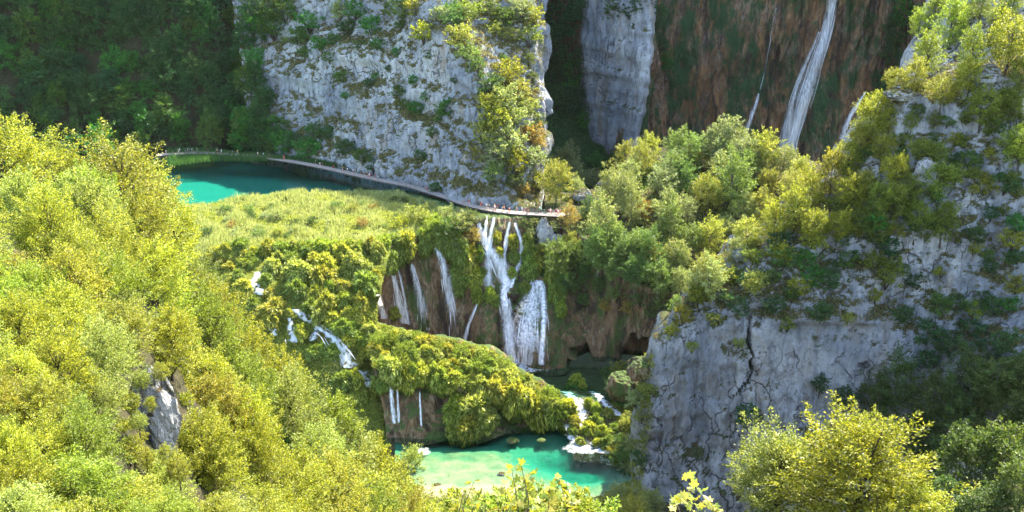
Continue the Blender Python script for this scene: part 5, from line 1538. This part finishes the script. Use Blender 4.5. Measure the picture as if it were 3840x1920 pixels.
for u, v, r, t in ((128, 452, 14, 'golden'), (150, 462, 13, 'pale straw'), (172, 462, 14, 'golden'), (122, 425, 11, 'bright yellow'), (140, 436, 8, 'golden'), (188, 440, 14, 'lime green'), (150, 478, 16, 'golden'), (184, 400, 10, 'golden'), (124, 396, 11, 'pale straw')):
    shrub('boulder_side', u, v, r, 'gold', ['left_hillside'], t)

for u, v, r, t in ((130, 402, 11, 'golden'), (138, 422, 9, 'pale straw'), (133, 446, 11, 'golden'), (146, 458, 10, 'bright yellow'), (126, 470, 13, 'golden'), (114, 440, 13, 'lime green'), (166, 456, 9, 'golden'), (150, 404, 6, 'bright yellow'), (160, 372, 9, 'golden'), (140, 380, 10, 'pale straw'), (178, 470, 12, 'golden')):
    c = V(u, v, BY - 5.0)
    rad = r * proj(c)[2] / FOC
    add_plant('boulder_side', u, v, Vector(c) - Vector((0, 0, 1.3 * rad)), rad, TREE[('mid', rnd.randrange(6))][::-1], ('trunk', 'crown'), 'tree', 'gold', t, 0.0, 1.0)
# ---------------------------------------------------------------- leaves close to the viewpoint
def lobed_leaf():
    """a maple leaf, five lobes, slightly cupped, 1 unit long"""
    a = [(-90, .12), (-60, .42), (-38, .34), (-15, .62), (8, .40), (35, .78), (58, .48), (75, .72), (90, 1.0), (105, .72), (122, .48), (145, .78), (172, .40), (195, .62), (218, .34), (240, .42)]
    v = [(0, 0, 0)] + [(r * math.cos(R(t)), r * math.sin(R(t)), 0.12 * r * r - 0.05) for t, r in a]
    n = len(a)
    return mesh_np('leaf', v, np.array([(0, 1 + i, 1 + (i + 1) % n) for i in range(n)]), M['leaf_big'], False)

def lance_leaf():
    v = [(0, 0, 0), (.16, .3, .05), (.13, .65, .03), (0, 1, -.1), (-.13, .65, .03), (-.16, .3, .05), (0, .35, -.02), (0, .7, -.03)]
    return mesh_np('leaf', v, np.array([(0, 1, 6), (1, 2, 7), (1, 7, 6), (2, 3, 7), (0, 6, 5), (6, 7, 4), (6, 4, 5), (7, 3, 4)]), M['leaf_big'], False)

MAPLE, LANCE = lobed_leaf(), lance_leaf()

def sapling(label, root_px, tips, y, leaf_mesh, size, n_leaf, seed, tint=(1, 1, 1), spread=0.16):
    g = random.Random(seed)
    b = V(*root_px, y)
    root = empty('leafy_shoot', tuple(b))
    tag(root, label, 'leafy shoot', 'leafy shoots close to the viewpoint')
    mb = MB()
    ends = []
    for (u, v) in tips:
        e = V(u, v, y + g.uniform(-0.5, 0.5)) - b
        mid = e * 0.5 + np.array((g.uniform(-.1, .1), 0, 0.05))
        mb.tube([(0, 0, -0.3), mid, e], [0.009, 0.006, 0.003], 5)
        ends.append((mid, e))
    mb.build('stem', M['bark'], root)
    for k in range(n_leaf):
        mid, e = ends[k % len(ends)]
        t = 1 - (g.random() ** 1.6) * 0.9 if k >= len(ends) else 1.0
        p = (mid + (e - mid) * (2 * t - 1)) if t > 0.5 else mid * (2 * t)
        o = link('leaf', leaf_mesh, root)
        s_ = size * g.uniform(0.65, 1.2)
        o.location = tuple(p + np.array((g.uniform(-1, 1), g.uniform(-1, 1), g.uniform(-.7, .7))) * spread * (0.3 + (1 - t)))
        o.rotation_euler = (g.uniform(-1.0, 1.3), g.uniform(-.9, .9), g.uniform(0, 6.28))
        o.scale = (s_, s_, s_)
        c = g.choice([(1.25, 1.0, .7), (.8, .9, .9), (1.1, 1.0, 1.6), (.55, .68, .7), (1.0, 1.0, .8)])
        o.color = (c[0] * tint[0], c[1] * tint[1], c[2] * tint[2], 1)
    return root
def z5(x, y): return (1400 + x / 1.908) / 3.75, (1550 + y / 1.908) / 3.75
sapling('tall leafy maple shoot with one bright yellow leaf on top, before the pool', z5(1080, 900), [z5(1055, 360), z5(1140, 430), z5(990, 400), z5(1075, 480), z5(940, 510), z5(1120, 560), z5(1020, 600)], 10.0, MAPLE, 0.085, 80, 1)
sapling('shorter maple shoot with yellow leaves, right of the tall one', z5(1340, 900), [z5(1330, 475), z5(1262, 530), z5(1382, 500), z5(1450, 560), z5(1300, 600), z5(1400, 620)], 10.0, MAPLE, 0.085, 70, 2)
sapling('pale bushy maple shoot alone before the foot of the near cliff', z5(2280, 1000), [z5(2250, 470), z5(2330, 540), z5(2200, 600), z5(2280, 610), z5(2380, 640), z5(2160, 610), z5(2440, 670)], 9.0, MAPLE, 0.09, 70, 3, (1.3, 1.3, 1.6))
sapling('thin drooping willow-leaved shoot before the sandy shallows', z5(660, 900), [z5(720, 490), z5(650, 540), z5(770, 560), z5(600, 620)], 10.5, LANCE, 0.13, 40, 4)
sapling('low maple shoot filling the gap between the two taller ones', z5(1200, 960), [z5(1200, 620), z5(1140, 650), z5(1260, 660), z5(1230, 700), z5(1090, 690)], 9.6, MAPLE, 0.08, 50, 5)
sapling('willow-leaved shoot low at the foot of the sandy shallows', z5(860, 960), [z5(880, 600), z5(800, 640), z5(940, 640), z5(960, 590), z5(760, 670)], 9.8, LANCE, 0.13, 40, 6)
VL = ['viewpoint_ledge']
for u, v, rad, y, t in ((455, 512, 0.36, 11.2, 'golden'), (536, 507, 0.3, 10.9, 'lime green'), (505, 508, 0.3, 11.1, 'golden'), (572, 508, 0.3, 11.0, 'bright yellow'), (490, 510, 0.32, 10.9, 'pale straw'), (520, 510, 0.3, 10.8, 'lime green'), (552, 512, 0.3, 10.8, 'golden'), (585, 515, 0.3, 11.0, 'lime green'), (470, 520, 0.42, 11.2, 'golden'), (505, 516, 0.36, 10.8, 'lime green'), (535, 518, 0.36, 10.6, 'pale straw'), (568, 520, 0.36, 10.8, 'golden'), (600, 522, 0.34, 11.2, 'lime green'), (440, 526, 0.36, 11.4, 'golden')):
    d = down(V(u, v, y)[0], y, VL)
    base = Vector(V(u, v, y)) - Vector((0, 0, 0.55 * rad))
    key = ('gold', rnd.randrange(4))
    add_plant('ledge_near', u, v, base, rad, SHRUB[key][::-1], ('stem', 'foliage'), 'shrub', 'gold', t, 0.0, 1.0, cat='shrub')
# willow-like bushes crowding the bottom left corner
for u, v, r, y, t in ((20, 470, 46, 24, 'golden'), (75, 490, 44, 22, 'lime green'), (120, 506, 36, 24, 'golden'), (15, 525, 44, 18, 'pale straw'), (165, 520, 34, 26, 'lime green'), (70, 545, 44, 18, 'golden'), (215, 522, 30, 30, 'golden'), (45, 425, 34, 30, 'olive')):
    c = V(u, v, y)
    rad = r * proj(c)[2] / FOC
    add_plant('willow', u, v, Vector(c) - Vector((0, 0, 1.3 * rad)), rad, TREE[('lance', rnd.randrange(2))][::-1], ('trunk', 'crown'), 'tree', 'gold', t, 0.0, 1.0)
# ---------------------------------------------------------------- faint volume added to lift the shadows in the gorge
hz, hn, ho = new_mat('fill_haze')
pv = N(hn, 'ShaderNodeVolumePrincipled')
pv.inputs['Color'].default_value = (1.0, 0.97, 0.92, 1)
pv.inputs['Density'].default_value = 0.00001
hn.links.new(pv.outputs[0], ho.inputs['Volume'])
hb = MB()
hb.box((0, 300, 95), (4100, 4400, 160))
tag(hb.build('fill_haze', hz), kind='stuff')
cy.volume_bounces = 0
# ---------------------------------------------------------------- labels: size, colour, kind, place; then order among look-alikes
WHERE = {'back': 'in the shaded forest behind the lake', 'cliff_foot': "by the grey cliff's left foot", 'left': 'on the sunny left hillside', 'terrace': 'in the grove right of the boardwalk', 'hill': 'on the right-hand hill',
         'ledge': 'on a ledge of the right cliff', 'front': 'before the near cliff', 'shade_wood': 'in the dark lower-right wood', 'cliff_dark': 'on the grey central cliff', 'flank': "on the sunny flank of the central cliff",
         'far_wall': 'on the far shaded rock wall', 'cascade': 'on the mossy cascade slope', 'mound': 'on the round mossy mound', 'islet': 'in the pale stream', 'bank': 'between stream and cliff', 'shore': 'on the shore of the turquoise pool',
         'meadow': 'among the reeds of the meadow', 'cave_brow': 'hanging over the cave mouths', 'falls_moss': 'between the lower falls', 'boulder_side': 'around the hillside boulder', 'lip': 'along the lip of the lower falls', 'ledge_near': 'just below the viewpoint', 'willow': 'crowding the bottom left corner'}
GROUP = {'tree': 'trees', 'forest tree': 'trees', 'shrub': 'shrubs', 'moss hummock': 'moss hummocks'}
ORD = ['first', 'second', 'third', 'fourth', 'fifth', 'sixth', 'seventh', 'eighth', 'ninth', 'tenth', 'eleventh', 'twelfth', '13th', '14th', '15th', '16th', '17th', '18th', '19th', '20th']
for zone, items in PLACED.items():
    rs = sorted(i[3] for i in items)
    vv = sorted(i[2] for i in items)
    n = len(items)
    big, small = rs[int(n * 0.67)], rs[int(n * 0.33)]
    hi, lo = vv[int(n * 0.34)], vv[int(n * 0.67)]
    fam = {}
    for it in items:
        root, u, v, r, w, what = it
        size = 'large ' if (r > big and n > 6) else 'small ' if (r < small and n > 6) else ''
        band = '' if n < 10 else 'high ' if v < hi else 'low ' if v >= lo else 'midway '
        fam.setdefault((size, w, what, band), []).append(it)
    for (size, w, what, band), its in fam.items():
        its.sort(key=lambda i: i[1])
        for k, it in enumerate(its):
            lab = f'{size}{w} {what} {band}{WHERE[zone]}'
            if len(its) > 1:
                lab += f', {ORD[k] if k < 20 else str(k + 1) + "th"} from left' if k < len(its) - 1 or len(its) > 2 else ', right one of two'
            if len(lab.split()) > 16: lab = lab.replace(', right one of two', ', right of two')
            it[0]['label'] = lab
            it[0]['group'] = GROUP[what] + ' ' + WHERE[zone]
